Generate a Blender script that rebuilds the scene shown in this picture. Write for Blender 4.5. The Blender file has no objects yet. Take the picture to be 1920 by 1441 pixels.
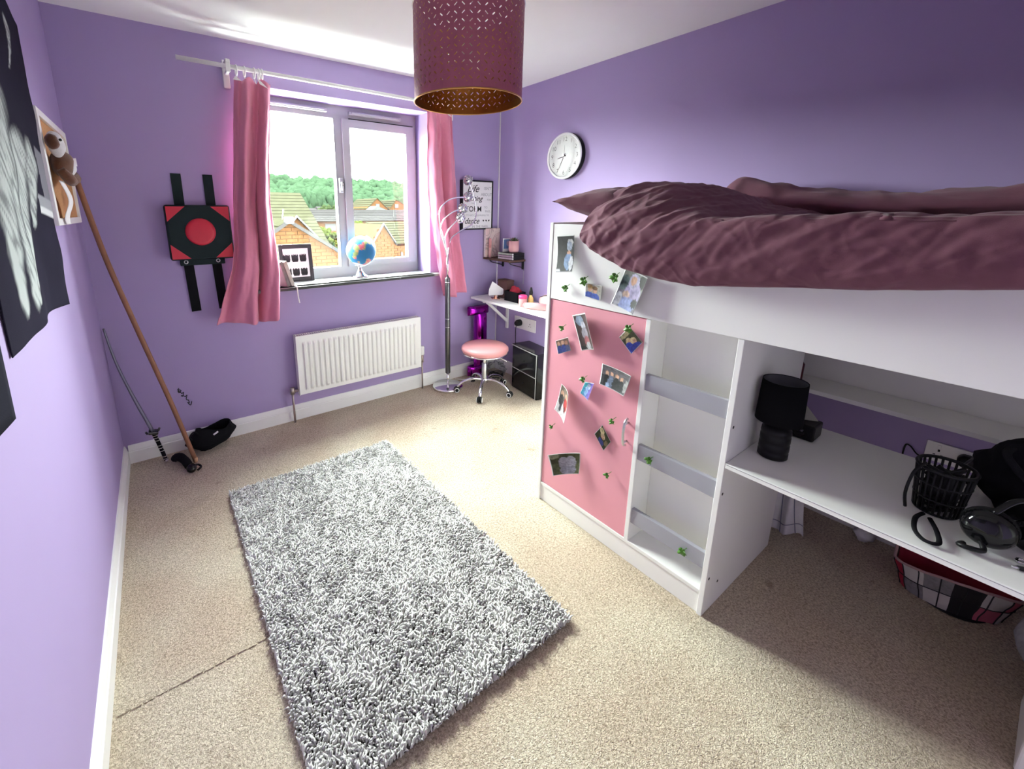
import bpy, bmesh, math, random
import numpy as np
from mathutils import Vector, Matrix, Euler
from mathutils import noise as mnoise
random.seed(7); np.random.seed(7)
S = bpy.context.scene
COL = S.collection
PI = math.pi

# ------------------------------------------------------------------ camera, world, lights, exposure
cd = bpy.data.cameras.new('camera'); cam = bpy.data.objects.new('camera', cd); COL.objects.link(cam)
YAW, PITCH = 0.6086, -0.2264
fw = Vector((math.sin(YAW)*math.cos(PITCH), math.cos(YAW)*math.cos(PITCH), math.sin(PITCH)))
rt = Vector((math.cos(YAW), -math.sin(YAW), 0)); up = rt.cross(fw)
cam.matrix_world = Matrix(((rt.x, up.x, -fw.x, .2958), (rt.y, up.y, -fw.y, -2.9454), (rt.z, up.z, -fw.z, 1.4472), (0, 0, 0, 1)))
cd.sensor_fit = 'HORIZONTAL'; cd.sensor_width = 36.0; cd.lens = 798.45/1920*36
cd.shift_x = (960-849.8)/1920; cd.shift_y = (581.3-720.5)/1920
cd.clip_start = .02; cd.clip_end = 2000
S.camera = cam

SKY = 72.0
W = bpy.data.worlds.new('sky'); S.world = W; W.use_nodes = True
wn = W.node_tree.nodes; wl = W.node_tree.links
bg = wn['Background']; bg.inputs['Strength'].default_value = SKY
tc = wn.new('ShaderNodeTexCoord'); sx = wn.new('ShaderNodeSeparateXYZ'); rp = wn.new('ShaderNodeValToRGB')
wl.new(tc.outputs['Generated'], sx.inputs[0]); wl.new(sx.outputs['Z'], rp.inputs[0]); wl.new(rp.outputs[0], bg.inputs['Color'])
rp.color_ramp.elements[0].position = 0.0; rp.color_ramp.elements[0].color = (.94, 1, .93, 1)
rp.color_ramp.elements[1].position = 0.9; rp.color_ramp.elements[1].color = (.92, 1, .95, 1)

def area(name, loc, rot, sx_, sy_, power, color=(1, 1, 1), portal=False):
    l = bpy.data.lights.new(name, 'AREA'); l.shape = 'RECTANGLE'; l.size = sx_; l.size_y = sy_; l.energy = power; l.color = color
    o = bpy.data.objects.new(name, l); COL.objects.link(o); o.location = loc; o.rotation_euler = rot
    if portal: l.cycles.is_portal = True
    return o
area('window_portal', (1.47, .23, 1.57), (-PI/2, 0, 0), 1.3, 1.22, 1, portal=True)
area('doorway_fill', (.55, -3.95, 1.45), (PI/2, 0, 0), .7, 1.1, 1.2, (1, .96, .9))  # weak fill added beyond the unseen doorway to lift the near wall and floor
S.view_settings.view_transform = 'Standard'; S.view_settings.look = 'None'
S.view_settings.exposure = 0.65; S.view_settings.gamma = 1.0; S.view_settings.use_curve_mapping = False
S.cycles.use_denoising = True
S.cycles.max_bounces = 10; S.cycles.diffuse_bounces = 7; S.cycles.transparent_max_bounces = 16
S.cycles.sample_clamp_indirect = 8.0

# ------------------------------------------------------------------ helpers
def mat(name, col, rough=.6, metal=0., var=.06, scale=30., bump=0., bscale=200., spec=.4, sheen=0., emit=None):
    m = bpy.data.materials.new(name); m.use_nodes = True
    n = m.node_tree.nodes; l = m.node_tree.links; b = n['Principled BSDF']
    b.inputs['Roughness'].default_value = rough; b.inputs['Metallic'].default_value = metal
    b.inputs['Specular IOR Level'].default_value = spec
    if sheen: b.inputs['Sheen Weight'].default_value = sheen
    t = n.new('ShaderNodeTexCoord')
    if var > 0:
        nz = n.new('ShaderNodeTexNoise'); nz.inputs['Scale'].default_value = scale; nz.inputs['Detail'].default_value = 4
        l.new(t.outputs['Object'], nz.inputs['Vector'])
        mx = n.new('ShaderNodeMix'); mx.data_type = 'RGBA'
        mx.inputs[6].default_value = (*[c*(1-var) for c in col], 1); mx.inputs[7].default_value = (*[min(1, c*(1+var)) for c in col], 1)
        l.new(nz.outputs['Fac'], mx.inputs[0]); l.new(mx.outputs[2], b.inputs['Base Color'])
    else:
        b.inputs['Base Color'].default_value = (*col, 1)
    if bump > 0:
        nb = n.new('ShaderNodeTexNoise'); nb.inputs['Scale'].default_value = bscale; nb.inputs['Detail'].default_value = 3
        bp = n.new('ShaderNodeBump'); bp.inputs['Strength'].default_value = bump; bp.inputs['Distance'].default_value = .004
        l.new(t.outputs['Object'], nb.inputs['Vector']); l.new(nb.outputs['Fac'], bp.inputs['Height']); l.new(bp.outputs['Normal'], b.inputs['Normal'])
    return m

def mat_attr(name, rough=.5, spec=.4, bump=0., bscale=300.):
    m = bpy.data.materials.new(name); m.use_nodes = True
    n = m.node_tree.nodes; l = m.node_tree.links; b = n['Principled BSDF']
    a = n.new('ShaderNodeVertexColor'); a.layer_name = 'col'
    l.new(a.outputs['Color'], b.inputs['Base Color']); b.inputs['Roughness'].default_value = rough; b.inputs['Specular IOR Level'].default_value = spec
    if bump:
        t = n.new('ShaderNodeTexCoord'); nb = n.new('ShaderNodeTexNoise'); nb.inputs['Scale'].default_value = bscale
        bp = n.new('ShaderNodeBump'); bp.inputs['Strength'].default_value = bump; bp.inputs['Distance'].default_value = .004
        l.new(t.outputs['Object'], nb.inputs['Vector']); l.new(nb.outputs['Fac'], bp.inputs['Height']); l.new(bp.outputs['Normal'], b.inputs['Normal'])
    return m

def wpos(o):
    p = Vector((0, 0, 0))
    while o is not None: p += o.location; o = o.parent
    return p

class MB:
    """collects shapes, links them as one mesh object"""
    def __init__(s): s.v = []; s.f = []; s.m = []; s.sm = []; s.c = []
    def add(s, vs, fs, mi=0, smooth=False, cols=None):
        k = len(s.v); s.v += [tuple(p) for p in vs]
        s.f += [tuple(i+k for i in f) for f in fs]; s.m += [mi]*len(fs); s.sm += [smooth]*len(fs)
        s.c += list(cols) if cols is not None else [(1, 1, 1)]*len(vs)
        return s
    def box(s, a, b, bev=0., mi=0, col=None, rot=None, piv=None):
        a, b = Vector(a), Vector(b)
        lo = Vector([min(a[i], b[i]) for i in range(3)]); hi = Vector([max(a[i], b[i]) for i in range(3)])
        if bev > 0:
            bm = bmesh.new(); bmesh.ops.create_cube(bm, size=1)
            d = hi-lo; c = (hi+lo)/2
            for v in bm.verts: v.co = Vector((v.co.x*d.x, v.co.y*d.y, v.co.z*d.z))+c
            bmesh.ops.bevel(bm, geom=list(bm.edges), offset=min(bev, .45*min(d)), segments=2, affect='EDGES', profile=.5)
            bm.verts.ensure_lookup_table(); bm.verts.index_update()
            vs = [v.co.copy() for v in bm.verts]; fs = [[v.index for v in f.verts] for f in bm.faces]; bm.free()
        else:
            vs = [Vector((x, y, z)) for x in (lo.x, hi.x) for y in (lo.y, hi.y) for z in (lo.z, hi.z)]
            fs = [(0, 1, 3, 2), (4, 6, 7, 5), (0, 4, 5, 1), (2, 3, 7, 6), (0, 2, 6, 4), (1, 5, 7, 3)]
        if rot is not None:
            R = Euler(rot).to_matrix(); p = Vector(piv) if piv is not None else (lo+hi)/2
            vs = [R@(v-p)+p for v in vs]
        return s.add(vs, fs, mi, False, [col]*len(vs) if col else None)
    def tube(s, pts, r, n=10, mi=0, closed=False, flat=1.0):
        pts = [Vector(p) for p in pts]; N = len(pts)
        rr = r if isinstance(r, (list, tuple)) else [r]*N
        vs, fs = [], []; prev = None
        for i, p in enumerate(pts):
            if closed: t = (pts[(i+1) % N]-pts[i-1]).normalized()
            else: t = (pts[min(i+1, N-1)]-pts[max(i-1, 0)]).normalized()
            if prev is None:
                a = Vector((0, 0, 1)) if abs(t.z) < .9 else Vector((1, 0, 0)); u = t.cross(a).normalized()
            else: u = (prev-t*prev.dot(t)).normalized()
            prev = u; w = t.cross(u)
            for k in range(n):
                an = 2*PI*k/n; vs.append(p+u*math.cos(an)*rr[i]+w*math.sin(an)*rr[i]*flat)
        for i in range(N if closed else N-1):
            j = (i+1) % N
            for k in range(n): fs.append((i*n+k, i*n+(k+1) % n, j*n+(k+1) % n, j*n+k))
        if not closed: fs += [tuple(range(n))[::-1], tuple((N-1)*n+k for k in range(n))]
        return s.add(vs, fs, mi, True)
    def cyl(s, p0, p1, r0, r1=None, n=24, mi=0): return s.tube([p0, p1], [r0, r0 if r1 is None else r1], n, mi)
    def lathe(s, prof, c=(0, 0, 0), n=32, mi=0, axis='z', caps=True):
        c = Vector(c); vs, fs = [], []
        for r, h in prof:
            for k in range(n):
                a = 2*PI*k/n; x, y = r*math.cos(a), r*math.sin(a)
                vs.append(c+(Vector((x, y, h)) if axis == 'z' else Vector((h, x, y)) if axis == 'x' else Vector((x, h, y))))
        for i in range(len(prof)-1):
            for k in range(n): fs.append((i*n+k, i*n+(k+1) % n, (i+1)*n+(k+1) % n, (i+1)*n+k))
        if caps and prof[0][0] > 1e-6: fs.append(tuple(range(n))[::-1])
        if caps and prof[-1][0] > 1e-6: fs.append(tuple((len(prof)-1)*n+k for k in range(n)))
        return s.add(vs, fs, mi, True)
    def ball(s, c, r, n=20, m=12, mi=0, warp=0., seed=0, rot=None, wscale=6., colf=None):
        r = (r, r, r) if not isinstance(r, (tuple, list)) else r; c = Vector(c)
        R = Euler(rot).to_matrix() if rot else None
        vs, fs, cs = [], [], []
        for i in range(m+1):
            th = PI*i/m
            for k in range(n):
                ph = 2*PI*k/n; d = Vector((math.sin(th)*math.cos(ph), math.sin(th)*math.sin(ph), math.cos(th)))
                q = Vector((d.x*r[0], d.y*r[1], d.z*r[2]))
                if warp: q *= 1+warp*mnoise.noise(q*wscale/max(r)*.25+Vector((seed*3.7, seed, 0)))
                if R: q = R@q
                vs.append(c+q)
                if colf: cs.append(colf(d))
        for i in range(m):
            for k in range(n): fs.append((i*n+k, (i+1)*n+k, (i+1)*n+(k+1) % n, i*n+(k+1) % n))
        return s.add(vs, fs, mi, True, cs or None)
    def grid(s, fn, nu, nv, mi=0, smooth=True, colf=None, closed_u=False):
        vs, cs = [], []
        for i in range(nu+1):
            for j in range(nv+1):
                u, v = i/nu, j/nv; vs.append(Vector(fn(u, v))); cs.append(colf(u, v) if colf else (1, 1, 1))
        fs = [(i*(nv+1)+j, (i+1)*(nv+1)+j, (i+1)*(nv+1)+j+1, i*(nv+1)+j+1) for i in range(nu) for j in range(nv)]
        return s.add(vs, fs, mi, smooth, cs)
    def prism(s, poly, ext, mi=0, smooth=False):
        """polygon (list of 3d points) extruded by the vector ext"""
        e = Vector(ext); P = [Vector(p) for p in poly]; n = len(P)
        vs = P+[p+e for p in P]
        fs = [tuple(range(n))[::-1], tuple(range(n, 2*n))]+[(i, (i+1) % n, n+(i+1) % n, n+i) for i in range(n)]
        return s.add(vs, fs, mi, smooth)
    def torus(s, c, R, r, axis='y', n=24, k=8, mi=0, sq=1.0):
        c = Vector(c); pts = []
        for i in range(n):
            a = 2*PI*i/n; x, y = R*math.cos(a), R*math.sin(a)*sq
            pts.append(c+(Vector((x, y, 0)) if axis == 'z' else Vector((0, x, y)) if axis == 'x' else Vector((x, 0, y))))
        return s.tube(pts, r, k, mi, True)
    def build(s, name, mats, parent=None, local=False, recalc=True):
        me = bpy.data.meshes.new(name)
        off = Vector((0, 0, 0)) if (parent is None or local) else wpos(parent)
        me.from_pydata([tuple(Vector(p)-off) for p in s.v], [], s.f)
        for m in (mats if isinstance(mats, (list, tuple)) else [mats]): me.materials.append(m)
        me.polygons.foreach_set('material_index', s.m); me.polygons.foreach_set('use_smooth', s.sm)
        ca = me.color_attributes.new('col', 'FLOAT_COLOR', 'POINT')
        ca.data.foreach_set('color', [x for c in s.c for x in (c[0], c[1], c[2], 1.)])
        if recalc:
            bm = bmesh.new(); bm.from_mesh(me); bmesh.ops.recalc_face_normals(bm, faces=bm.faces); bm.to_mesh(me); bm.free()
        me.update()
        o = bpy.data.objects.new(name, me); COL.objects.link(o)
        if parent is not None: o.parent = parent
        return o

def tag(o, label=None, cat=None, group=None, kind=None):
    if label: o['label'] = label
    if cat: o['category'] = cat
    if group: o['group'] = group
    if kind: o['kind'] = kind
    return o
def thing(name, label, cat, loc=(0, 0, 0), rotz=0., group=None):
    o = bpy.data.objects.new(name, None); COL.objects.link(o); o.location = loc; o.rotation_euler = (0, 0, rotz)
    o.empty_display_size = .05
    return tag(o, label, cat, group)
def struct(o): o['kind'] = 'structure'; return o
def solid(o, t, off=0.):
    m = o.modifiers.new('thickness', 'SOLIDIFY'); m.thickness = t; m.offset = off; return o
def subsurf(o, n=1):
    m = o.modifiers.new('smooth', 'SUBSURF'); m.levels = n; m.render_levels = n; return o
def text_mesh(body, size, frame, align='CENTER', shear=0., bold=0., depth=0.):
    """verts, faces of lettering laid in frame = (origin, right vector, up vector)"""
    cu = bpy.data.curves.new('lettering', 'FONT'); cu.body = body; cu.size = size; cu.align_x = align; cu.align_y = 'CENTER'; cu.shear = shear; cu.offset = bold
    cu.resolution_u = 3
    ob = bpy.data.objects.new('lettering', cu); COL.objects.link(ob)
    me = bpy.data.meshes.new_from_object(ob.evaluated_get(bpy.context.evaluated_depsgraph_get()))
    o, r, u = [Vector(x) for x in frame]
    vs = [o+r*v.co.x+u*v.co.y for v in me.vertices]; fs = [tuple(p.vertices) for p in me.polygons]
    bpy.data.objects.remove(ob); bpy.data.curves.remove(cu); bpy.data.meshes.remove(me)
    return vs, fs
def lerp(a, b, t): return a+(b-a)*t
def interp(x, xs, ys):
    if (xs[0] > xs[-1]): xs = xs[::-1]; ys = ys[::-1]
    return float(np.interp(x, xs, ys))
def smoothpath(P, n=8):
    P = [Vector(p) for p in P]; out = []
    for i in range(len(P)-1):
        a, b, c, d = P[max(i-1, 0)], P[i], P[i+1], P[min(i+2, len(P)-1)]
        for k in range(n):
            t = k/n
            out.append(.5*((2*b)+(c-a)*t+(2*a-5*b+4*c-d)*t*t+(3*b-a-3*c+d)*t**3))
    return out+[P[-1]]

# ------------------------------------------------------------------ materials
PURPLE = mat('purple wall paint', (.375, .295, .52), .62, var=.03, scale=3, bump=.05, bscale=260, spec=.25)
WHITEP = mat('white ceiling paint', (.90, .90, .88), .8, var=.02, scale=4, bump=.08, bscale=180, spec=.15)
TRIM = mat('white gloss trim', (.82, .82, .80), .35, var=.03, scale=8)
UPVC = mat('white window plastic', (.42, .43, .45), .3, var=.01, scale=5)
BOARD = mat('white melamine board', (0.8800, 0.8800, 0.8525), .38, var=.015, scale=6)
BOARDIN = mat('white melamine edge', (0.8424, 0.8316, 0.7884), .4, var=.02, scale=6)
GREYB = mat('grey melamine board', (.36, .36, .40), .42, var=.04, scale=12)
PINKD = mat('pink door board', (.78, .34, .40), .45, var=.03, scale=10)
PINKC = mat('pink curtain cloth', (.66, .235, .345), .85, var=.05, scale=60, bump=.12, bscale=900, spec=.1, sheen=.2)
PLUM = mat('plum bed linen', (.165, .068, .095), .8, var=.10, scale=25, bump=.12, bscale=420, spec=.12, sheen=.08)
PLUMS = mat('plum lamp shade card', (.40, .118, .175), .45, var=.04, scale=20)
GOLD = mat('copper gold lining', (.62, .34, .11), .28, metal=1., var=.12, scale=12)
CHROME = mat('chrome', (.82, .82, .84), .10, metal=1., var=.0)
SILVER = mat('brushed silver', (.62, .62, .64), .3, metal=1., var=.05, scale=40)
DARKMET = mat('dark brushed metal', (.13, .13, .13), .32, metal=.9, var=.2, scale=50)
BLACKP = mat('black plastic', (.012, .012, .013), .38, var=.1, spec=.2)
BLACKG = mat('gloss black', (.006, .006, .007), .10, var=.0, spec=.4)
BLACKC = mat('black cloth', (.007, .007, .009), .85, var=.25, scale=50, bump=.3, bscale=500, spec=.15)
BLACKF = mat('black lamp fabric', (.006, .006, .007), .85, var=.2, scale=80, spec=.08)
GREYL = mat('grey shade lining', (.11, .11, .13), .7)
REDV = mat('red vinyl', (.55, .025, .05), .4, var=.08)
TEALK = mat('black vinyl', (.008, .018, .020), .55, var=.15, spec=.2)
WOOD = mat('staff wood', (.27, .125, .065), .45, var=.25, scale=18, bump=.1)
DARKWOOD = mat('dark brown wood', (.09, .042, .025), .5, var=.25, scale=30)
CORK = mat('cork', (.50, .27, .13), .85, var=.25, scale=140, bump=.4, bscale=250, spec=.1)
LEAF = mat('ivy green', (.07, .20, .025), .4, var=.35, scale=60)
PINKS = mat('blush pink vinyl', (.68, .30, .30), .42, var=.03)
PINKP = mat('pale pink plastic', (.66, .36, .36), .4, var=.03)
HOTPINK = mat('hot pink plastic', (.80, .06, .22), .35, var=.03)
FOIL = mat('purple foil', (.33, .015, .36), .14, metal=1., var=.0)
PAPER = mat('white paper', (.80, .79, .79), .6, var=.03)
RADW = mat('radiator enamel', (.82, .82, .79), .3, var=.015)
BRASS = mat('dull valve metal', (.45, .38, .34), .35, metal=.8)
SOCKET = mat('white socket plastic', (.80, .79, .77), .35, var=.01)
INK = mat('black ink', (.02, .02, .022), .7, var=0)
INKG = mat('grey print', (.30, .30, .31), .7, var=0)
WHITECL = mat('white cotton', (.72, .71, .74), .9, var=.08, scale=30, bump=.3, bscale=300, spec=.1)
BRICK = mat('orange brick', (0.0185, 0.0092, 0.0043), .85, var=.35, scale=9, spec=0)
MORTAR = mat('pale mortar', (0.0200, 0.0125, 0.0075), .9, var=.1, spec=0)
TILE = mat('grey green roof tile', (0.0093, 0.0093, 0.0060), .8, var=.22, scale=6, spec=0)
SLATE = mat('grey slate', (0.0081, 0.0077, 0.0078), .8, var=.15, scale=1, spec=0)
EXTW = mat('white bargeboard', (0.0180, 0.0180, 0.0190), .6, var=.05, spec=0)
PRINT = mat_attr('photo print', .55, .2)
BANNER = mat_attr('printed fabric', .95, .02, .25, 500.)

def glass_mat(name, tint=(1, 1, 1), gl=.05):
    m = bpy.data.materials.new(name); m.use_nodes = True; n = m.node_tree.nodes; l = m.node_tree.links; n.clear()
    o = n.new('ShaderNodeOutputMaterial'); t = n.new('ShaderNodeBsdfTransparent'); g = n.new('ShaderNodeBsdfGlossy'); mx = n.new('ShaderNodeMixShader')
    lw = n.new('ShaderNodeLayerWeight'); lw.inputs['Blend'].default_value = .5
    pw = n.new('ShaderNodeMath'); pw.operation = 'POWER'; pw.inputs[1].default_value = 4.0; l.new(lw.outputs['Facing'], pw.inputs[0])
    ml = n.new('ShaderNodeMath'); ml.operation = 'MULTIPLY_ADD'; ml.inputs[1].default_value = .55; ml.inputs[2].default_value = .035; l.new(pw.outputs[0], ml.inputs[0])
    t.inputs['Color'].default_value = (*tint, 1); g.inputs['Roughness'].default_value = .02
    l.new(ml.outputs[0], mx.inputs[0]); l.new(t.outputs[0], mx.inputs[1]); l.new(g.outputs[0], mx.inputs[2]); l.new(mx.outputs[0], o.inputs[0])
    return m
GLASS = glass_mat('window glass', (.97, .985, .985))
CLEAR0 = glass_mat('clock glass', (.97, .975, .97))
CLEAR = glass_mat('clear plastic', (.86, .88, .88))

def carpet_mat():
    m = bpy.data.materials.new('beige carpet'); m.use_nodes = True; n = m.node_tree.nodes; l = m.node_tree.links; b = n['Principled BSDF']
    t = n.new('ShaderNodeTexCoord'); b.inputs['Roughness'].default_value = .95; b.inputs['Specular IOR Level'].default_value = .08
    n1 = n.new('ShaderNodeTexNoise'); n1.inputs['Scale'].default_value = 150; n1.inputs['Detail'].default_value = 3; n1.inputs['Distortion'].default_value = .8
    n2 = n.new('ShaderNodeTexNoise'); n2.inputs['Scale'].default_value = 2.2; n2.inputs['Detail'].default_value = 5
    n3 = n.new('ShaderNodeTexNoise'); n3.inputs['Scale'].default_value = 9; n3.inputs['Detail'].default_value = 3
    for q in (n1, n2, n3): l.new(t.outputs['Object'], q.inputs['Vector'])
    r1 = n.new('ShaderNodeValToRGB'); l.new(n1.outputs['Fac'], r1.inputs[0])
    r1.color_ramp.elements[0].position = .33; r1.color_ramp.elements[0].color = (.40, .335, .245, 1)
    r1.color_ramp.elements[1].position = .62; r1.color_ramp.elements[1].color = (.74, .66, .51, 1)
    # broad, slightly darker and pinker blotches scattered over the pile
    st = n.new('ShaderNodeValToRGB'); l.new(n2.outputs['Fac'], st.inputs[0])
    st.color_ramp.elements[0].position = .40; st.color_ramp.elements[0].color = (.86, .79, .77, 1)
    st.color_ramp.elements[1].position = .60; st.color_ramp.elements[1].color = (1, 1, 1, 1)
    mu = n.new('ShaderNodeMix'); mu.data_type = 'RGBA'; mu.blend_type = 'MULTIPLY'; mu.inputs[0].default_value = .8
    l.new(r1.outputs[0], mu.inputs[6]); l.new(st.outputs[0], mu.inputs[7])
    sp = n.new('ShaderNodeValToRGB'); l.new(n3.outputs['Fac'], sp.inputs[0])
    sp.color_ramp.elements[0].position = .25; sp.color_ramp.elements[0].color = (.6, .55, .52, 1)
    sp.color_ramp.elements[1].position = .33; sp.color_ramp.elements[1].color = (1, 1, 1, 1)
    m2 = n.new('ShaderNodeMix'); m2.data_type = 'RGBA'; m2.blend_type = 'MULTIPLY'; m2.inputs[0].default_value = .8
    l.new(mu.outputs[2], m2.inputs[6]); l.new(sp.outputs[0], m2.inputs[7]); l.new(m2.outputs[2], b.inputs['Base Color'])
    v = n.new('ShaderNodeTexNoise'); v.inputs['Scale'].default_value = 170; v.inputs['Detail'].default_value = 2; v.inputs['Distortion'].default_value = 1.2
    l.new(t.outputs['Object'], v.inputs['Vector'])
    bp = n.new('ShaderNodeBump'); bp.inputs['Strength'].default_value = .9; bp.inputs['Distance'].default_value = .008
    l.new(v.outputs['Fac'], bp.inputs['Height']); l.new(bp.outputs['Normal'], b.inputs['Normal'])
    return m
CARPET = carpet_mat()

# ------------------------------------------------------------------ room shell
WX, H, YF = 2.835, 2.4, -3.64
OX0, OX1, OZ0, OZ1 = .84, 2.12, .945, 2.18      # window opening
T = .26
struct(MB().box((-.1, YF-.1, -.12), (WX+.1, T, 0)).build('floor', CARPET))
struct(MB().box((-.1, YF-.1, H), (WX+.1, T, H+.12)).build('ceiling', WHITEP))
struct(MB().box((-.12, YF-.1, 0), (0, T, H)).build('wall_left', PURPLE))
struct(MB().box((WX, YF-.1, 0), (WX+.12, T, H)).build('wall_right', PURPLE))
wb = MB()
wb.box((0, 0, 0), (OX0, T, H)); wb.box((OX1, 0, 0), (WX, T, H)); wb.box((OX0, 0, 0), (OX1, T, OZ0)); wb.box((OX0, 0, OZ1), (OX1, T, H))
wall_back = struct(wb.build('wall_back', PURPLE))
wf = MB()      # wall behind the camera, with the open doorway to the landing
wf.box((0, YF-.1, 0), (.15, YF, H)); wf.box((.95, YF-.1, 0), (WX, YF, H)); wf.box((.15, YF-.1, 2.03), (.95, YF, H))
struct(wf.build('wall_front', PURPLE))
for k, (a, b) in enumerate((((.11, YF, 0), (.15, YF+.015, 2.07)), ((.95, YF, 0), (.99, YF+.015, 2.07)), ((.15, YF, 2.03), (.95, YF+.015, 2.07)))):
    struct(MB().box(a, b, .003).build('trim_%d' % (k+1), TRIM))
lw_ = MB(); lw_.box((-.1, YF-.9, -.12), (1.2, YF-.1, 0)); lw_.box((-.1, YF-.9, 2.4), (1.2, YF-.1, 2.5)); lw_.box((-.12, YF-.9, 0), (-.02, YF-.1, 2.4)); lw_.box((1.1, YF-.9, 0), (1.2, YF-.1, 2.4)); lw_.box((-.1, YF-1., 0), (1.2, YF-.9, 2.4))
struct(lw_.build('landing_wall', WHITEP))

def skirting(name, p0, p1, nrm):
    """moulded skirting from p0 to p1 along a wall whose inward normal is nrm"""
    prof = [(0, 0), (.018, 0), (.018, .072), (.014, .076), (.014, .082), (.012, .090), (.008, .104), (.006, .110), (0, .112)]
    p0, p1, nrm = Vector(p0), Vector(p1), Vector(nrm)
    m = MB(); n = len(prof)
    vs = [p+nrm*a+Vector((0, 0, b)) for p in (p0, p1) for a, b in prof]
    m.add(vs, [(i, (i+1) % n, n+(i+1) % n, n+i) for i in range(n)]+[tuple(range(n)), tuple(range(n, 2*n))])
    return struct(m.build(name, TRIM))
skirting('baseboard_back', (.019, 0, 0), (WX-.019, 0, 0), (0, -1, 0))
skirting('baseboard_left', (0, YF+.02, 0), (0, -.0, 0), (1, 0, 0))
skirting('baseboard_right', (WX, YF+.02, 0), (WX, 0, 0), (-1, 0, 0))
struct(MB().tube([(WX-.006, -.006, .115), (WX-.006, -.006, H-.002)], .005, 8).build('trim_4', TRIM))   # cable cover in the corner
seam = MB()
for i in range(14):
    x0 = .03+.45*i/14; seam.box((x0, -1.602+.004*random.random(), -.001), (x0+.026, -1.592+.004*random.random(), .0025+.002*random.random()))
tag(seam.build('trim_5', CARPET), kind='structure')
seam = MB()
for i in range(10):
    y0_ = -.17-.375*i/10; seam.box((.636+.003*random.random(), y0_-.036, -.001), (.644+.003*random.random(), y0_, .002+.0015*random.random()))
tag(seam.build('trim_6', CARPET), kind='structure')

# pen scribble on the back wall
sc = MB()
for pts in ([(.300, .395), (.318, .385), (.308, .372), (.302, .388), (.322, .362)], [(.318, .362), (.330, .370), (.322, .345), (.316, .352), (.338, .340)], [(.334, .338), (.345, .348), (.338, .322), (.352, .312)], [(.346, .318), (.352, .296), (.342, .300), (.356, .278), (.364, .300)], [(.308, .402), (.304, .372)]):
    sc.tube(smoothpath([(x, -.0012, z) for x, z in pts], 4), .0022, 5)
sc.build('pen_mark', INK, wall_back)

# ------------------------------------------------------------------ window
win = struct(thing('window_1', 'white plastic casement window with one opening sash and a view over rooftops', 'window', (1.48, .2, OZ0)))
del win['category']
y0, y1 = .20, .26
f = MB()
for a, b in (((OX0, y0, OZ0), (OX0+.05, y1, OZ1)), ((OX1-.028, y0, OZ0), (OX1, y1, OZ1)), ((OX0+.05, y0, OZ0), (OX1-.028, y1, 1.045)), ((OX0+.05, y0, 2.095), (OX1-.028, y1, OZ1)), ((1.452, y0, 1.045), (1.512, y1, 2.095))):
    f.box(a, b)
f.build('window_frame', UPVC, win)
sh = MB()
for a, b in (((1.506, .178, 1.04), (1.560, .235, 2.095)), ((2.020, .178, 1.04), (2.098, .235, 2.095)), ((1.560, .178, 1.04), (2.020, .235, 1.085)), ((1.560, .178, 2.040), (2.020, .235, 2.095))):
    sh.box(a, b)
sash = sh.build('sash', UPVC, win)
hb = MB(); hb.box((1.462, .172, 1.585), (1.492, .199, 1.69), .006); hb.box((1.470, .150, 1.60), (1.484, .174, 1.66), .004); hb.build('window_handle', UPVC, win)
hk = MB(); hk.cyl((1.477, .149, 1.655), (1.477, .147, 1.655), .005, n=10); hk.cyl((1.477, .149, 1.635), (1.477, .147, 1.635), .004, n=10); hk.build('key_lock', DARKMET, win)
MB().box((OX0+.05, .226, 1.045), (1.452, .232, 2.095)).build('pane', GLASS, win)
MB().box((1.56, .205, 1.085), (2.02, .211, 2.04)).build('pane', GLASS, win)
bd = MB()
for x in (OX0+.05, 1.448): bd.box((x, .195, 1.045), (x+.008, .2, 2.095))
bd.build('glazing_bead', INKG, win)
MB().box((1.563, .190, 2.094), (2.09, .2, 2.104)).build('seal', BLACKP, win)
for x0, x1 in ((.93, 1.40), (1.56, 1.98)):
    v = MB(); v.box((x0, .170, 2.125), (x1, .2, 2.148), .004); v.box((x0+.02, .164, 2.133), (x1-.02, .172, 2.143), .002); v.build('trickle_vent', UPVC, win)
st = MB(); st.box((OX1-.02, .236, 1.52), (OX1+.0, .25, 1.55)); st.build('hinge', SILVER, win)
sl = MB(); sl.box((OX0, -.07, .943), (OX1, .2, .965), .006); sl.box((.70, -.07, .943), (2.192, -.001, .965), .006)
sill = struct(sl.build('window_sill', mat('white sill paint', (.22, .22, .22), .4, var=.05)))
tag(MB().box((1.80, -.0745, .948), (1.812, -.0705, .960), .001).build('sill_mark', INKG, sill))
tag(MB().tube(smoothpath([(1.037, -.0, .9655), (1.037, -.066, .9665), (1.038, -.075, .955), (1.040, -.075, .90), (1.046, -.074, .855)], 5), .004, 8).build('white_string', TRIM), 'thin white cord hanging over the front edge of the window sill', 'string')

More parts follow.
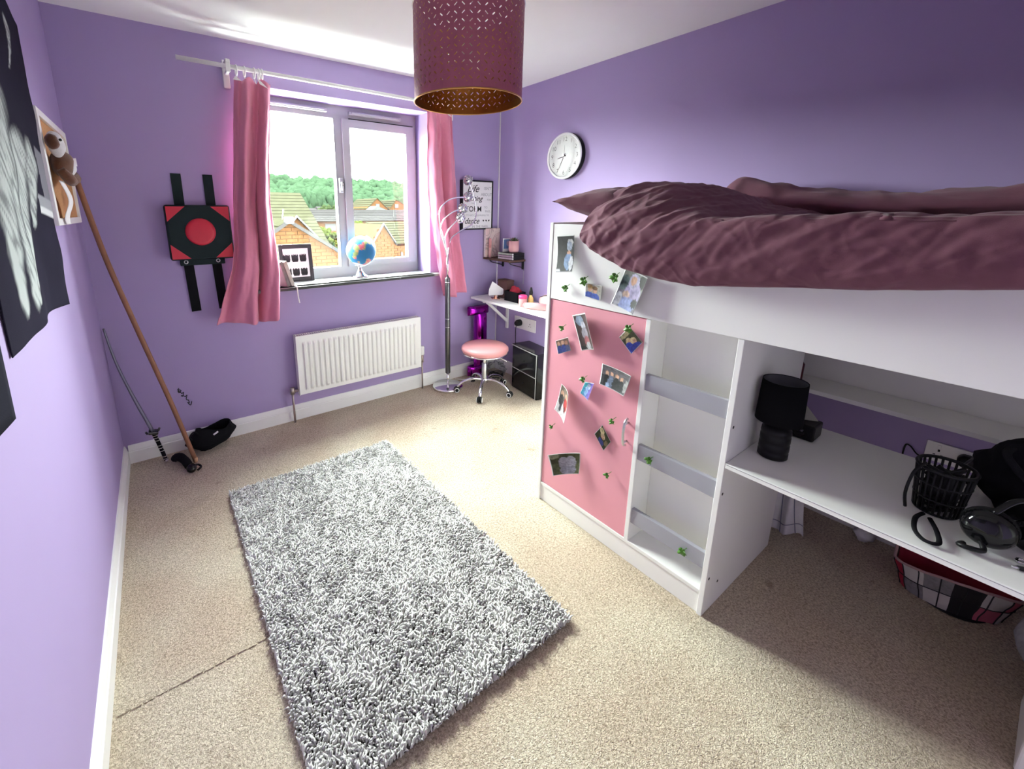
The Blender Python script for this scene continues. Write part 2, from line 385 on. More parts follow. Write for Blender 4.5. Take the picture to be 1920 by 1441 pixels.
# ------------------------------------------------------------------ outdoors
def tri_in(px, pz, poly):
    ins = False; j = len(poly)-1
    for i in range(len(poly)):
        (xi, zi), (xj, zj) = poly[i], poly[j]
        if (zi > pz) != (zj > pz) and px < (xj-xi)*(pz-zi)/(zj-zi)+xi: ins = not ins
        j = i
    return ins
def brick_face(poly, y, zmin, parent, L=.225, Hb=.075):
    """courses of brick standing proud of the mortar, joined: too many and too small to single out"""
    xs = [p[0] for p in poly]; zs = [p[1] for p in poly]; m = MB(); z = max(zmin, min(zs)); r = 0
    while z < max(zs):
        x = min(xs)-(L/2 if r % 2 else 0)
        while x < max(xs):
            if tri_in(x+L/2, z+Hb/2, poly):
                d = .012+.006*random.random(); m.box((x+.006, y-d, z+.005), (x+L-.006, y+.02, z+Hb-.005))
            x += L
        z += Hb; r += 1
    o = m.build('brickwork', BRICK, parent, recalc=False); o['kind'] = 'stuff'; return o
def roof(p00, p10, p01, p11, rows, thick, parent, m_=TILE, name='roof_tiles'):
    """stepped courses of tile: p00-p10 is the eaves, p01-p11 the ridge"""
    m = MB(); p00, p10, p01, p11 = map(Vector, (p00, p10, p01, p11))
    nrm = (p10-p00).cross(p01-p00).normalized()
    if nrm.z < 0: nrm = -nrm
    for i in range(rows):
        a, b = i/rows, (i+1.15)/rows
        q = [p00.lerp(p01, a), p10.lerp(p11, a), p10.lerp(p11, min(b, 1)), p00.lerp(p01, min(b, 1))]
        off = nrm*thick
        vs = [q[0]+off, q[1]+off, q[2], q[3], q[0]-off*.3, q[1]-off*.3, q[2]-off, q[3]-off]
        m.add(vs, [(0, 1, 2, 3), (4, 7, 6, 5), (0, 4, 5, 1), (1, 5, 6, 2), (2, 6, 7, 3), (3, 7, 4, 0)])
    o = m.build(name, m_, parent); o['kind'] = 'stuff'; return o
def verge(pts, w, parent, y, m_=EXTW, d=.12, name='bargeboard'):
    m = MB()
    for (xa, za), (xb, zb) in zip(pts, pts[1:]):
        m.prism([(xa, y, za), (xb, y, zb), (xb, y, zb-w), (xa, y, za-w)], (0, d, 0))
    return m.build(name, m_, parent)

hA = thing('brick_house', 'orange brick house with its gable end close to the window', 'house', (2.5, 7, -4))
g = [(.9, -.35), (.9, .19), (2.535, 1.25), (4.2, .16), (4.2, -.35)]
MB().prism([(x, 6.02, z) for x, z in [(.9, -4), (.9, .19), (2.535, 1.25), (4.2, .16), (4.2, -4)]], (0, 1.75, 0)).build('gable_wall', MORTAR, hA)
brick_face(g, 6.02, -.6, hA)
roof((4.35, 5.9, .09), (4.35, 7.8, .09), (2.535, 5.9, 1.29), (2.535, 7.8, 1.29), 9, .03, hA)
roof((.75, 5.9, .10), (.75, 7.8, .10), (2.535, 5.9, 1.29), (2.535, 7.8, 1.29), 9, .03, hA)
verge([(.75, .12), (2.535, 1.31), (4.35, .11)], .075, hA, 5.86, SLATE, .06, 'verge')
MB().box((2.45, 5.84, 1.22), (2.62, 6.0, 1.36), .02).build('ridge_cap', EXTW, hA)
hB = thing('tiled_house', 'house with a big grey green tiled roof and a small white edged gable', 'house', (3, 9.5, -4))
MB().box((-1, 8.75, -4), (4.05, 12.5, .75)).build('house_wall', MORTAR, hB)
roof((-1, 8.6, .62), (4.22, 8.6, .62), (-1, 10.4, 2.0), (4.05, 10.4, 2.0), 16, .016, hB)
MB().prism([(-1, 10.4, 2.0), (-1, 12.4, .7), (-1, 8.7, .7)], (5.05, 0, 0)).build('loft', MORTAR, hB)
verge([(3.02, 1.10), (3.251, 1.375), (3.78, .80)], .06, hB, 7.95, EXTW, .07)
MB().prism([(3.05, 8.02, 1.06), (3.251, 8.02, 1.33), (3.74, 8.02, .80), (3.74, 8.02, .2), (3.05, 8.02, .2)], (0, 1.2, 0)).build('small_gable', BRICK, hB)
MB().tube([(3.05, 8.7, 1.1), (3.12, 8.7, 1.52)], .012, 6).build('aerial', DARKMET, hB)
hC = thing('gabled_house', 'orange brick house with pale verge and tiled roof behind the globe', 'house', (6.5, 9, -4))
gc = [(5.5, -1.0), (5.5, .30), (6.04, 1.08), (6.42, .53), (6.42, .42), (7.4, .42), (7.4, -1.0)]
MB().prism([(5.5, 9.02, -4), (5.5, .0+9.02, .30), (6.04, 9.02, 1.08), (6.55, 9.02, .36), (6.55, 9.02, -4)], (0, 2.5, 0)).build('gable_wall', MORTAR, hC)
MB().box((6.4, 9.02, -4), (9, 11.5, .42)).build('front_wall', MORTAR, hC)
brick_face(gc, 9.02, -1.0, hC)
roof((6.42, 8.9, .50), (9., 8.9, .50), (6.06, 10.3, 1.13), (9., 10.3, 1.13), 9, .03, hC)
verge([(5.42, .22), (6.04, 1.12), (6.46, .50)], .05, hC, 8.92, EXTW, .08)
MB().box((6.62, 8.98, -.1), (6.68, 9.05, .22)).build('downpipe', EXTW, hC)
MB().box((7.0, 8.97, -.3), (7.35, 9.05, .18)).build('window_pane', EXTW, hC)
hD = thing('brick_terrace', 'long low brick terrace under a plain grey roof beyond the bushes', 'terrace', (12, 25, -4))
MB().box((7, 25, -4), (22, 30, .9)).build('terrace_wall', BRICK, hD)
for x in (9.6, 11.2, 13.6, 15.4): MB().box((x, 24.96, .25), (x+.7, 25.05, .7)).build('window_pane', EXTW, hD)
roof((6.9, 24.7, .86), (22, 24.7, .86), (6.9, 27, 1.62), (22, 27, 1.62), 7, .04, hD, SLATE)
for k, (x0, x1, px, zt, lab) in enumerate(((27.9, 31.45, 29.7, 3.5, 'far brick house with the wider gable seen through the open sash'), (31.75, 35.6, 33.0, 3.3, 'far brick house with a white window in its narrow gable'))):
    h = thing('far_house', lab, 'house', ((x0+x1)/2, 60, -4))
    MB().prism([(x0, 60, -4), (x0, 60, 2.0), (px, 60, zt), (x1, 60, 2.1), (x1, 60, -4)], (0, 8, 0)).build('gable_wall', BRICK, h)
    roof((x1+.02, 59.9, 2.0), (x1+.02, 68, 2.0), (px, 59.9, zt+.08), (px, 68, zt+.08), 5, .08, h)
    roof((x0-.02, 59.9, 1.9), (x0-.02, 68, 1.9), (px, 59.9, zt+.08), (px, 68, zt+.08), 5, .08, h)
    MB().box((px-.25, 59.9, 2.1), (px+.35, 60.1, 2.7)).build('window_pane', EXTW, h)
h = thing('white_outbuilding', 'white gabled outbuilding in front of the far brick houses', 'building', (29.4, 58, -4))
MB().prism([(27.0, 57, -4), (27.0, 57, 1.45), (28.3, 57, 2.35), (30.6, 57, 1.45), (30.6, 57, -4)], (0, 2.4, 0)).build('white_wall', mat('white render', (0.0170, 0.0170, 0.0170), .8, spec=0), h)
WR = mat('white render far', (0.0150, 0.0145, 0.0145), .8, var=.15, scale=.5, spec=0)
for k in range(9):
    x = 26.5+k*1.55; z = 1.2+.25*(k % 3)+.06*k
    h = thing('terraced_house', ('small pale house in the white row below the woods, ' + ['first', 'second', 'third', 'fourth', 'fifth', 'sixth', 'seventh', 'eighth', 'ninth'][k] + ' along the row'), 'house', (x, 86, -5), 0, 'white houses below the woods')
    MB().box((x-.7, 86, -6), (x+.7, 90, z)).build('house_wall', WR, h)
    MB().prism([(x-.73, 85.8, z), (x-.73, 90.2, z), (x-.73, 88, z+.75)], (1.46, 0, 0)).build('roof', SLATE, h)
    MB().box((x-.2, 85.9, z-.7), (x+.1, 86.1, z-.3)).build('window_pane', SLATE, h)

def hill_z(x, y):
    return 1447e-3-6.0+max(0, (y-40))*.0+max(0., y-70)*.085+max(0., y-150)*.055+1.5*mnoise.noise(Vector((x*.015, y*.015, 3)))
FIELD = mat('hill grass', (0.0093, 0.0128, 0.0072), .95, var=.35, scale=.05, spec=0)
struct(MB().grid(lambda u, v: (lerp(-180, 420, u), lerp(4, 260, v), hill_z(lerp(-180, 420, u), lerp(4, 260, v)) if v > .02 else -5.5), 60, 40).build('hill', FIELD))
def clumps(pts, name, m_, seed=0, sub=1):
    bm0 = bmesh.new(); bmesh.ops.create_icosphere(bm0, subdivisions=sub, radius=1)
    bm0.verts.ensure_lookup_table(); V0 = np.array([v.co[:] for v in bm0.verts]); F0 = np.array([[v.index for v in f.verts] for f in bm0.faces]); bm0.free()
    rng = np.random.default_rng(seed); vs, fs = [], []
    for i, (x, y, z, r, hh) in enumerate(pts):
        a = rng.uniform(0, 6.28); c, s_ = math.cos(a), math.sin(a)
        V = V0*(1+rng.uniform(-.28, .28, (len(V0), 1))); V = np.stack([V[:, 0]*c-V[:, 1]*s_, V[:, 0]*s_+V[:, 1]*c, V[:, 2]], 1)
        V = V*np.array([r, r, hh])+np.array([x, y, z]); fs.append(F0+i*len(V0)); vs.append(V)
    vs = np.concatenate(vs); fs = np.concatenate(fs)
    me = bpy.data.meshes.new(name); me.from_pydata(vs.tolist(), [], fs.tolist()); me.materials.append(m_)
    me.polygons.foreach_set('use_smooth', [True]*len(me.polygons))
    o = bpy.data.objects.new(name, me); COL.objects.link(o); return o
WOODS = mat('woodland leaves', (0.0060, 0.0105, 0.0060), .9, var=.55, scale=.12, spec=0)
WOODS2 = mat('pale hedge leaves', (0.0055, 0.0080, 0.0035), .9, var=.4, scale=.2, spec=0)
pts = []
for i in range(6500):
    y = 100+160*random.random()**1.2; x = y*random.uniform(-.15, .85)-5
    if random.random() < .28+.5*(mnoise.noise(Vector((x*.03, y*.05, 1)))): continue
    r = random.uniform(.7, 1.7)*(1+(y-100)/200); pts.append((x, y, hill_z(x, y)+r*.7, r, r*random.uniform(.9, 1.3)))
for i in range(1100):
    y = 97+6*random.random(); x = 18+random.random()*24; r = random.uniform(.6, 1.1); pts.append((x, y, hill_z(x, y)+random.uniform(.5, 6.2), r, r*1.9))
tag(clumps(pts, 'woodland', WOODS, 3, 2), 'dense woodland covering the hillside beyond the houses', 'woodland', kind='stuff')
BUSH = mat('garden bush leaves', (0.0091, 0.0119, 0.0025), .9, var=.5, scale=2, spec=0)
BUSH2 = mat('dark garden bush leaves', (0.0053, 0.0087, 0.0048), .9, var=.5, scale=2, spec=0)
for k, (cx, cy, cz, r, hh, mm, lab) in enumerate(((5.35, 13.0, .30, .85, .62, BUSH, 'yellow green garden tree between the tiled house and the mullion'), (7.3, 13.9, .45, .95, .62, BUSH, 'yellow green garden tree left of the gabled house with the pale verge'), (4.85, 9.95, -.35, .55, .5, BUSH2, 'dark green bush below the yellow green garden trees'), (22.0, 58, 1.3, 3.0, 1.0, WOODS2, 'low green hedge tree beside the white outbuilding'))):
    tr = thing('garden_tree', lab, 'tree', (cx, cy, -4))
    pp = []
    for i in range(420 if k < 3 else 160):
        d = Vector((random.gauss(0, 1), random.gauss(0, 1), random.gauss(0, 1))).normalized()*random.uniform(.6, 1.)
        q = random.uniform(.06, .13)*r; pp.append((d.x*r, d.y*r, cz+4+d.z*hh, q, q))
    o = clumps(pp, 'foliage', mm, 11+k); o.parent = tr; o['kind'] = 'stuff'
    MB().tube([(cx, cy, -5), (cx, cy, cz)], [.12, .06], 8).build('tree_trunk', DARKWOOD, tr)

# ------------------------------------------------------------------ curtain rod and curtains
rodt = thing('curtain_rod', 'thin white curtain rod above the window with two wall brackets', 'curtain rod', (1.4, -.09, 2.23))
MB().tube([(.515, -.09, 2.238), (2.36, -.09, 2.222)], .012, 12).build('rod', TRIM, rodt)
for x in (.758, 2.315):
    b_ = MB(); b_.box((x-.017, -.022, 2.14), (x+.017, -.001, 2.285), .004); b_.box((x-.009, -.10, 2.205), (x+.009, -.02, 2.219), .003); b_.box((x-.012, -.104, 2.205), (x+.012, -.098, 2.262), .003); b_.box((x-.012, -.11, 2.25), (x+.012, -.02, 2.27), .004)
    b_.build('bracket', TRIM, rodt)

def curtain(name, label, zs, xl, xr, folds, amp, ringx, y0=-.115, hemwob=.012, flare=None, seed=0):
    t = thing(name, label, 'curtain', ((xl[0]+xr[0])/2, y0, zs[-1]))
    def fn(u, v):
        z = lerp(zs[0], zs[-1], v); a, b = interp(z, zs, xl), interp(z, zs, xr)
        ph = u*folds*2*PI+seed
        # pinch pleats at the heading opening into looser folds lower down
        w = math.sin(ph+.9*math.sin(v*3.1+seed))+.35*math.sin(ph*2.1+v*4+1)
        am = amp*(.5+.6*min(1, v*2.2))*(1+.25*math.sin(7*u+3*v+seed))
        pin = math.exp(-((v-.10)/.06)**2)*.010*math.sin(ph*2+2)
        wr = .007*mnoise.noise(Vector((u*9, v*14, seed)))+.004*mnoise.noise(Vector((u*20, v*30, seed+4)))
        x = lerp(a, b, u)+.010*math.sin(ph*1.0+1.4)*(u*(1-u)*4)
        zz = z+(hemwob*math.sin(ph*.5+seed) if v > .97 else 0)+(.012*math.sin(ph*1.5) if v < .02 else 0)
        if flare and v > .6 and u < .3: x -= flare*((v-.6)/.4)**2*(.3-u)/.3
        return (x, y0+am*w+pin+wr, zz)
    o = MB().grid(fn, 90, 70).build('fabric', PINKC, t); solid(o, .003)
    hd = MB(); hd.grid(lambda u, v: tuple(Vector(fn(u, v*.045))+Vector((0, .006, .004))), 90, 4)
    for x in ringx:
        r = MB(); r.torus((x, -.09, 2.222), .026, .0045, 'x', 20, 7); r.build('ring', TRIM, t)
        hkx = MB(); hkx.tube([(x, -.09, 2.196), (x+.004, -.095, zs[0]-.012)], .003, 6); hkx.build('hook', TRIM, t)
    # white heading tape corner turned over
    x = ringx[len(ringx)//2]
    tp = MB(); tp.prism([(x, -.150, zs[0]+.012), (x+.055, -.157, zs[0]-.04), (x+.012, -.155, zs[0]-.022)], (0, .003, 0)); tp.build('heading_tape', TRIM, t); tp = MB(); tp.prism([(xl[0]+.0, -.128, zs[0]+.008), (xl[0]+.03, -.132, zs[0]-.014), (xl[0]-.012, -.130, zs[0]-.012)], (0, .003, 0))
    tp.build('heading_tape', TRIM, t)
    return t
curtain('curtain', 'pink curtain hanging beside the black and red punch pad',
        [2.175, 1.965, 1.75, 1.50, 1.28, 1.116, 1.02, .92, .775], [.785, .762, .740, .712, .694, .675, .650, .630, .615], [.975, .958, .933, .914, .921, .926, .922, .912, .897], 1.9, .040, (.800, .842, .893, .917, .934), flare=.07, seed=.6)
curtain('curtain', 'pink curtain hanging behind the chrome floor lamp',
        [2.172, 2.02, 1.83, 1.637, 1.436, 1.23, 1.01, .785], [2.034, 2.047, 2.046, 2.056, 2.078, 2.110, 2.145, 2.185], [2.262, 2.267, 2.290, 2.302, 2.304, 2.328, 2.372, 2.405], 1.8, .032, (2.07, 2.12, 2.17, 2.22, 2.255), seed=2.2)

# ------------------------------------------------------------------ radiator
rad = thing('radiator', 'white panel radiator with vertical flutes under the window', 'radiator', (1.48, -.06, .21))
def radf(u, v):
    x, z = lerp(.996, 1.966, u), lerp(.212, .626, v)
    k = (x-.996-.035)/(.97-.07)*25; d = 0
    if 0 < k < 25 and .07 < v < .90:
        q = abs((k % 1)-.5)*2; d = .014*(1-min(1, max(0, (q-.45)/.3)))
        d *= min(1, (v-.07)/.03, (.90-v)/.03)
    return (x, -.0905-d, z)
rm = MB(); rm.grid(radf, 400, 60); rm.build('front_panel', RADW, rad, recalc=False)
for xx in (.9945, 1.9645): MB().box((xx, -.0915, .207), (xx+.003, -.03, .630), .001).build('side_panel', RADW, rad)
MB().box((.9975, -.0898, .212), (1.9645, -.082, .626)).build('panel_core', RADW, rad)
gr = MB()
gr.box((.998, -.089, .626), (1.964, -.084, .632)); gr.box((.998, -.036, .626), (1.964, -.03, .632))
for i in range(64):
    x = 1.004+i*.01493; gr.box((x, -.084, .624), (x+.006, -.036, .631))
gr.build('top_grille', RADW, rad)
MB().box((.998, -.045, .215), (1.964, -.03, .62)).build('rear_panel', RADW, rad)
for xx in (1.15, 1.81): MB().box((xx, -.031, .3), (xx+.03, -.001, .55)).build('bracket', RADW, rad)
va = MB(); va.tube([(1.998, -.05, .002), (1.998, -.05, .27)], .007, 10); va.cyl((1.998, -.05, .235), (1.998, -.05, .30), .014); va.cyl((1.966, -.05, .255), (1.998, -.05, .255), .010); va.build('valve_body', BRASS, rad)
va = MB(); va.lathe([(.0, .30), (.018, .30), (.021, .31), (.021, .36), (.017, .372), (0, .374)], (1.998, -.05, 0), 20); va.build('thermostat_head', SOCKET, rad)
va = MB(); va.tube([(.955, -.05, .002), (.955, -.05, .255)], .007, 10); va.cyl((.955, -.05, .215), (.955, -.05, .262), .015); va.cyl((.955, -.05, .235), (.997, -.05, .235), .010); va.build('valve_body', BRASS, rad)

# ------------------------------------------------------------------ pendant lamp
pc = Vector((1.395, -1.47, 0)); PR, PZ0, PZ1 = .212, 1.872, 2.205
pend = thing('pendant_lamp', 'plum pierced drum pendant lamp with a golden lining hanging from the ceiling', 'ceiling lamp', (pc.x, pc.y, 2.4))
def pierced(rad_, flip):
    """drum skin cut through with a lattice of slits and dots"""
    NC, NR = 50, 12; m = MB(); c = (PZ1-PZ0-.03)/NR; hw = PI/NC
    da = 2*PI/NC
    def P(a, z): return (pc.x+rad_*math.cos(a), pc.y+rad_*math.sin(a), z)
    for j in range(NR*2):
        for i in range(NC*2):
            a0, a1 = i*da/2, (i+1)*da/2; z0, z1 = PZ0+.015+j*c/2, PZ0+.015+(j+1)*c/2
            ac, zc = (a0+a1)/2, (z0+z1)/2; hole = None
            ha, hz = da/4, c/4
            if i % 2 and j % 2:
                s_ = 1 if ((i//2+j//2) % 2) else -1
                L, w = 1.0, .28
                hole = [(-L*s_*ha-w*ha*0-w*ha*s_*.0+w*ha*.6, -L*hz+w*hz*.0-w*hz*.6*s_*-0), ]
                ux, uz = .74*s_, .74; vx, vz = -.20*s_, .20
                hole = [(-ux-vx, -uz-vz), (ux-vx, uz-vz), (ux+vx, uz+vz), (-ux+vx, -uz+vz)]
            elif i % 2 == 0 and j % 2 == 0 and ((i//2+j//2) % 2 == 0):
                hole = [(-.36, 0), (0, -.36), (.36, 0), (0, .36)]
            if hole is None:
                k = len(m.v); m.add([P(a0, z0), P(a1, z0), P(a1, z1), P(a0, z1)], [(0, 1, 2, 3)], 0, True)
            else:
                inn = [(ac+hx*ha, zc+hz_*hz) for hx, hz_ in hole]
                out = [(a0, z0), (a1, z0), (a1, z1), (a0, z1)]
                # match each inner corner with the nearest outer corner in angle order
                an = lambda p: math.atan2((p[1]-zc)/hz, (p[0]-ac)/ha)
                inn.sort(key=an); out.sort(key=an)
                if hole[0][0] == -.36:
                    inn = inn[-1:]+inn[:-1] if False else inn
                best = min(range(4), key=lambda s0: sum((inn[(q+s0) % 4][0]-out[q][0])**2/ha**2+(inn[(q+s0) % 4][1]-out[q][1])**2/hz**2 for q in range(4)))
                inn = inn[best:]+inn[:best]
                vs = [P(*p) for p in out]+[P(*p) for p in inn]
                m.add(vs, [(q, (q+1) % 4, 4+(q+1) % 4, 4+q) for q in range(4)], 0, True)
    for za, zb in ((PZ0, PZ0+.015), (PZ1-.015, PZ1)):
        n = NC*2
        for i in range(n): m.add([P(i*da/2, za), P((i+1)*da/2, za), P((i+1)*da/2, zb), P(i*da/2, zb)], [(0, 1, 2, 3)], 0, True)
    return m
pierced(PR, False).build('lamp_shade', PLUMS, pend)
pierced(PR-.0025, True).build('shade_lining', GOLD, pend)
r_ = MB(); r_.torus((pc.x, pc.y, PZ0), PR, .003, 'z', 72, 8); r_.build('bottom_rim', GOLD, pend)
r_ = MB(); r_.torus((pc.x, pc.y, PZ1), PR, .003, 'z', 72, 8)
for k in range(3):
    a = k*2*PI/3; r_.tube([(pc.x+.02*math.cos(a), pc.y+.02*math.sin(a), 2.16), (pc.x+PR*math.cos(a), pc.y+PR*math.sin(a), PZ1)], .0025, 6)
r_.build('shade_carrier', SILVER, pend)
bb = MB(); bb.lathe([(.0, 2.01), (.018, 2.013), (.030, 2.035), (.030, 2.055), (.017, 2.095), (.014, 2.11), (0, 2.11)], (pc.x, pc.y, 0), 24); bb.build('bulb', mat('frosted bulb', (.85, .83, .78), .3, var=0), pend)
bb = MB(); bb.cyl((pc.x, pc.y, 2.108), (pc.x, pc.y, 2.175), .019); bb.build('bulb_holder', SOCKET, pend)
bb = MB(); bb.tube([(pc.x, pc.y, 2.17), (pc.x, pc.y, 2.385)], .004, 8); bb.build('flex', SOCKET, pend)
bb = MB(); bb.lathe([(0, 2.365), (.03, 2.37), (.045, 2.39), (.046, 2.399), (0, 2.399)], (pc.x, pc.y, 0), 28); bb.build('ceiling_rose', SOCKET, pend)

# ------------------------------------------------------------------ punch pad on the back wall
pad = thing('punch_pad', 'square black and red punch pad strapped to the purple wall', 'punch pad', (.53, -.04, 1.33))
X0, X1, Z0, Z1 = .364, .690, 1.178, 1.486
MB().box((X0, -.072, Z0), (X1, -.002, Z1), .012).build('pad_body', TEALK, pad)
for (cx, cz, sx_, sz_) in ((X0, Z1, 1, -1), (X1, Z1, -1, -1), (X0, Z0, 1, 1), (X1, Z0, -1, 1)):
    a = .008; L = .092
    MB().prism([(cx+a*sx_, -.0722, cz+a*sz_), (cx+(a+L)*sx_, -.0722, cz+a*sz_), (cx+a*sx_, -.0722, cz+(a+L*.9)*sz_)], (0, -.003, 0)).build('corner_patch', REDV, pad)
MB().lathe([(0, -.086), (.055, -.0855), (.070, -.082), (.076, -.075), (.077, -.071), (0, -.071)], (.527, 0, 1.336), 40, axis='y').build('target_disc', REDV, pad)
for x in (.420, .577):
    MB().box((x, -.008, Z1-.01), (x+.05, -.003, 1.658), .001).build('strap', TEALK, pad)
for x in (.428, .574):
    MB().box((x, -.012, .866), (x+.05, -.006, Z0-.02), .001, rot=(0, -.03, 0)).build('strap', BLACKC, pad)
MB().box((.408, -.02, 1.142), (.640, -.004, 1.19), .003).build('strap_band', TEALK, pad)
for x in (.437, .603): MB().torus((x, -.022, 1.163), .009, .003, 'y', 18, 6).build('eyelet', SILVER, pad)

# ------------------------------------------------------------------ left wall: fabric banners, cork board
def stroke(p, a, b, w):
    a, b = Vector(a), Vector(b); d = b-a; t = max(0, min(1, (p-a).dot(d)/d.dot(d)))
    return max(0., min(1., 2.2*(1-(p-(a+d*t)).length/(w*(1.12-.80*t)))))
def banner_col(y, z):
    p = Vector((y+.012*mnoise.noise(Vector((y*22, z*22, 0))), z+.02*mnoise.noise(Vector((y*10, z*14, 5)))))
    n = mnoise.noise(Vector((y*35+z*22, z*6, 2)))
    white = (.46, .50, .49); blk = (.022, .020, .034)
    m = 0.
    for a, b, w in (((-1.33, 1.72), (-1.40, 1.22), .13), ((-1.16, 1.60), (-1.30, 1.27), .075), ((-1.05, 1.60), (-1.15, 1.40), .055), ((-1.48, 1.62), (-1.50, 1.2), .09), ((-1.00, 2.0), (-1.07, 1.86), .02), ((-1.20, 1.55), (-1.37, 1.2), .04)):
        m = max(m, stroke(p, a, b, w))
    if m > 0:
        sk = .5+.5*math.cos(n*9+y*30); m *= .30+.70*min(1., sk*1.5+.15)
        return tuple(lerp(q, c, m) for q, c in zip(blk, white))
    if -.98 < y < -.80 and 1.50 < z < 1.66: return (.20, .20, .23)
    if -1.06 < y < -.83 and 1.44 < z < 1.50: return (.30, .31, .34) if z > 1.462 else (.60, .62, .63)
    return blk
def bn(u, v):
    y = lerp(lerp(-.80, -.955, v), -1.64, u); z = lerp(2.055+.06*min(1, u*3), 1.13+.018*math.sin(u*3.2), v)
    cor = .010 if (u < .02) else 0
    x = .010+.008*math.sin(u*9+v*2)*(.3+v)+.005*mnoise.noise(Vector((u*6, v*8, 1)))+.004
    return (max(.004, x), y, z)
bo = MB().grid(bn, 110, 130, colf=lambda u, v: banner_col(lerp(lerp(-.80, -.955, v), -1.64, u), lerp(2.1, 1.13, v))).build('wall_hanging', BANNER)
solid(bo, .002); tag(bo, 'black fabric wall hanging with white brush strokes beside the cork board', 'wall hanging')
def bn2(u, v):
    y = lerp(lerp(-1.70, -1.775, v), -2.5, u); return (.012+.006*math.sin(u*8+v*2), y, lerp(2.1, 1.035+.03*u, v))
b2 = MB().grid(bn2, 40, 40, colf=lambda u, v: (.02, .02, .03)).build('wall_hanging', BANNER); solid(b2, .002)
tag(b2, 'plain black fabric wall hanging nearest the doorway, mostly out of view', 'wall hanging')

cb = thing('cork_board', 'cork notice board in a white frame on the purple wall', 'notice board', (.01, -.5, 1.6))
ya, yb, za, zb = -.815, -.16, 1.398, 1.806
MB().box((.001, ya+.01, za+.01), (.012, yb-.01, zb-.01)).build('cork_panel', CORK, cb)
for a, b in (((.001, ya, za), (.022, ya+.035, zb)), ((.001, yb-.03, za), (.022, yb, zb)), ((.001, ya+.035, za), (.022, yb-.03, za+.026)), ((.001, ya+.035, zb-.026), (.022, yb-.03, zb))):
    MB().box(a, b, .002).build('frame_strip', BOARD, cb)
# soft toy pinned on the board
FURB = mat('brown plush', (.13, .055, .03), .95, var=.3, scale=120, bump=.5, bscale=500, spec=.05, sheen=.4)
FURW = mat('white plush', (.72, .71, .74), .95, var=.1, scale=120, bump=.5, bscale=500, spec=.05, sheen=.4)
toy = thing('soft_toy', 'brown and white soft toy dog hanging on the cork board', 'soft toy', (.04, -.66, 1.63))
bm_ = MB(); bm_.ball((.050, -.70, 1.625), (.034, .060, .050), 20, 14, warp=.2, seed=2); bm_.build('toy_body', FURB, toy)
bm_ = MB(); bm_.ball((.048, -.755, 1.69), (.026, .036, .046), 18, 12, warp=.15, rot=(.5, 0, 0)); bm_.ball((.052, -.60, 1.62), (.026, .075, .030), 16, 12, warp=.2, rot=(.35, 0, 0)); bm_.build('toy_chest', FURW, toy)
bm_ = MB(); bm_.ball((.045, -.80, 1.692), (.020, .022, .026), 14, 10, warp=.2); bm_.build('toy_ear', FURB, toy)
for k, (a, b) in enumerate((((.05, -.72, 1.585), (.052, -.60, 1.575)), ((.055, -.60, 1.58), (.050, -.50, 1.61)), ((.048, -.76, 1.60), (.06, -.70, 1.565)))):
    bm_ = MB(); bm_.tube(smoothpath([a, ((a[0]+b[0])/2+.012, (a[1]+b[1])/2, (a[2]+b[2])/2-.014), b], 6), [.014+.006*math.sin(i/12*PI) for i in range(13)], 10); bm_.build('leg', FURB, toy)
bm_ = MB(); bm_.ball((.068, -.80, 1.70), .005, 10, 8); bm_.build('toy_eye', BLACKG, toy)
tg = MB().grid(lambda u, v: (.055+.012*math.sin(u*3), lerp(-.50, -.36, u), lerp(1.665, 1.632, v)+.015*u), 10, 4).build('gift_tag', PAPER); solid(tg, .001); tag(tg, 'small white paper tag sticking out beside the soft toy', 'tag')
rb_ = MB().grid(lambda u, v: (.040+.012*math.sin(v*5)+.008*math.sin(u*PI), lerp(-.78, -.70, u)+(.10*v-.02*math.sin(v*9))*1.+.02*v*(u-.5), lerp(1.560, 1.400, v)), 8, 30).build('paper_ribbon', PAPER); solid(rb_, .001); tag(rb_, 'white ribbon strip hanging from the bottom of the cork board', 'ribbon')

# ------------------------------------------------------------------ staff, sword, black things in the corner
stf = thing('wooden_staff', 'long brown wooden staff leaning into the corner', 'staff', (.332, -.212, 0))
sp_ = smoothpath([(.335, -.213, .013), (.26, -.200, .40), (.165, -.182, .84), (.085, -.163, 1.23), (.026, -.142, 1.62)], 8)
MB().tube(sp_, .0125, 12).build('shaft', WOOD, stf)
MB().lathe([(0, -.001), (.010, 0), (.0127, .006), (.0127, .03)], (.335, -.213, .001), 14).build('foot_cap', mat('worn wood end', (.5, .32, .18), .6), stf)
sw = thing('toy_sword', 'thin grey sword with a wrapped black handle leaning on the skirting', 'sword', (.194, -.103, 0))
bl = smoothpath([(.150, -.085, .205), (.090, -.062, .42), (.04, -.040, .63), (.012, -.025, .83)], 8)
MB().tube(bl, [.017-.009*i/(len(bl)-1) for i in range(len(bl))], 8, flat=.6).build('blade', mat('dull steel', (.22, .22, .27), .35, metal=.6), sw)
hp = smoothpath([(.152, -.086, .195), (.172, -.096, .11), (.192, -.108, .012)], 6)
MB().tube(hp, .0105, 10).build('grip', BLACKC, sw)
gw = MB()
for i in range(9):
    t = (i+.5)/9; p = hp[int(t*(len(hp)-1))]; gw.torus((p.x, p.y, p.z), .0112, .0022, 'z', 12, 5)
gw.build('grip_wrap', mat('pale grip cord', (.5, .47, .43), .7), sw)
gd = MB(); gd.box((.130, -.110, .188), (.178, -.066, .205), .004, rot=(.1, .25, 0)); gd.tube([(.125, -.085, .19), (.118, -.085, .205)], .006, 8); gd.tube([(.178, -.09, .198), (.186, -.09, .215)], .006, 8); gd.build('guard', DARKMET, sw)
MB().ball((.193, -.109, .011), .0105, 12, 8).build('pommel', SILVER, sw)
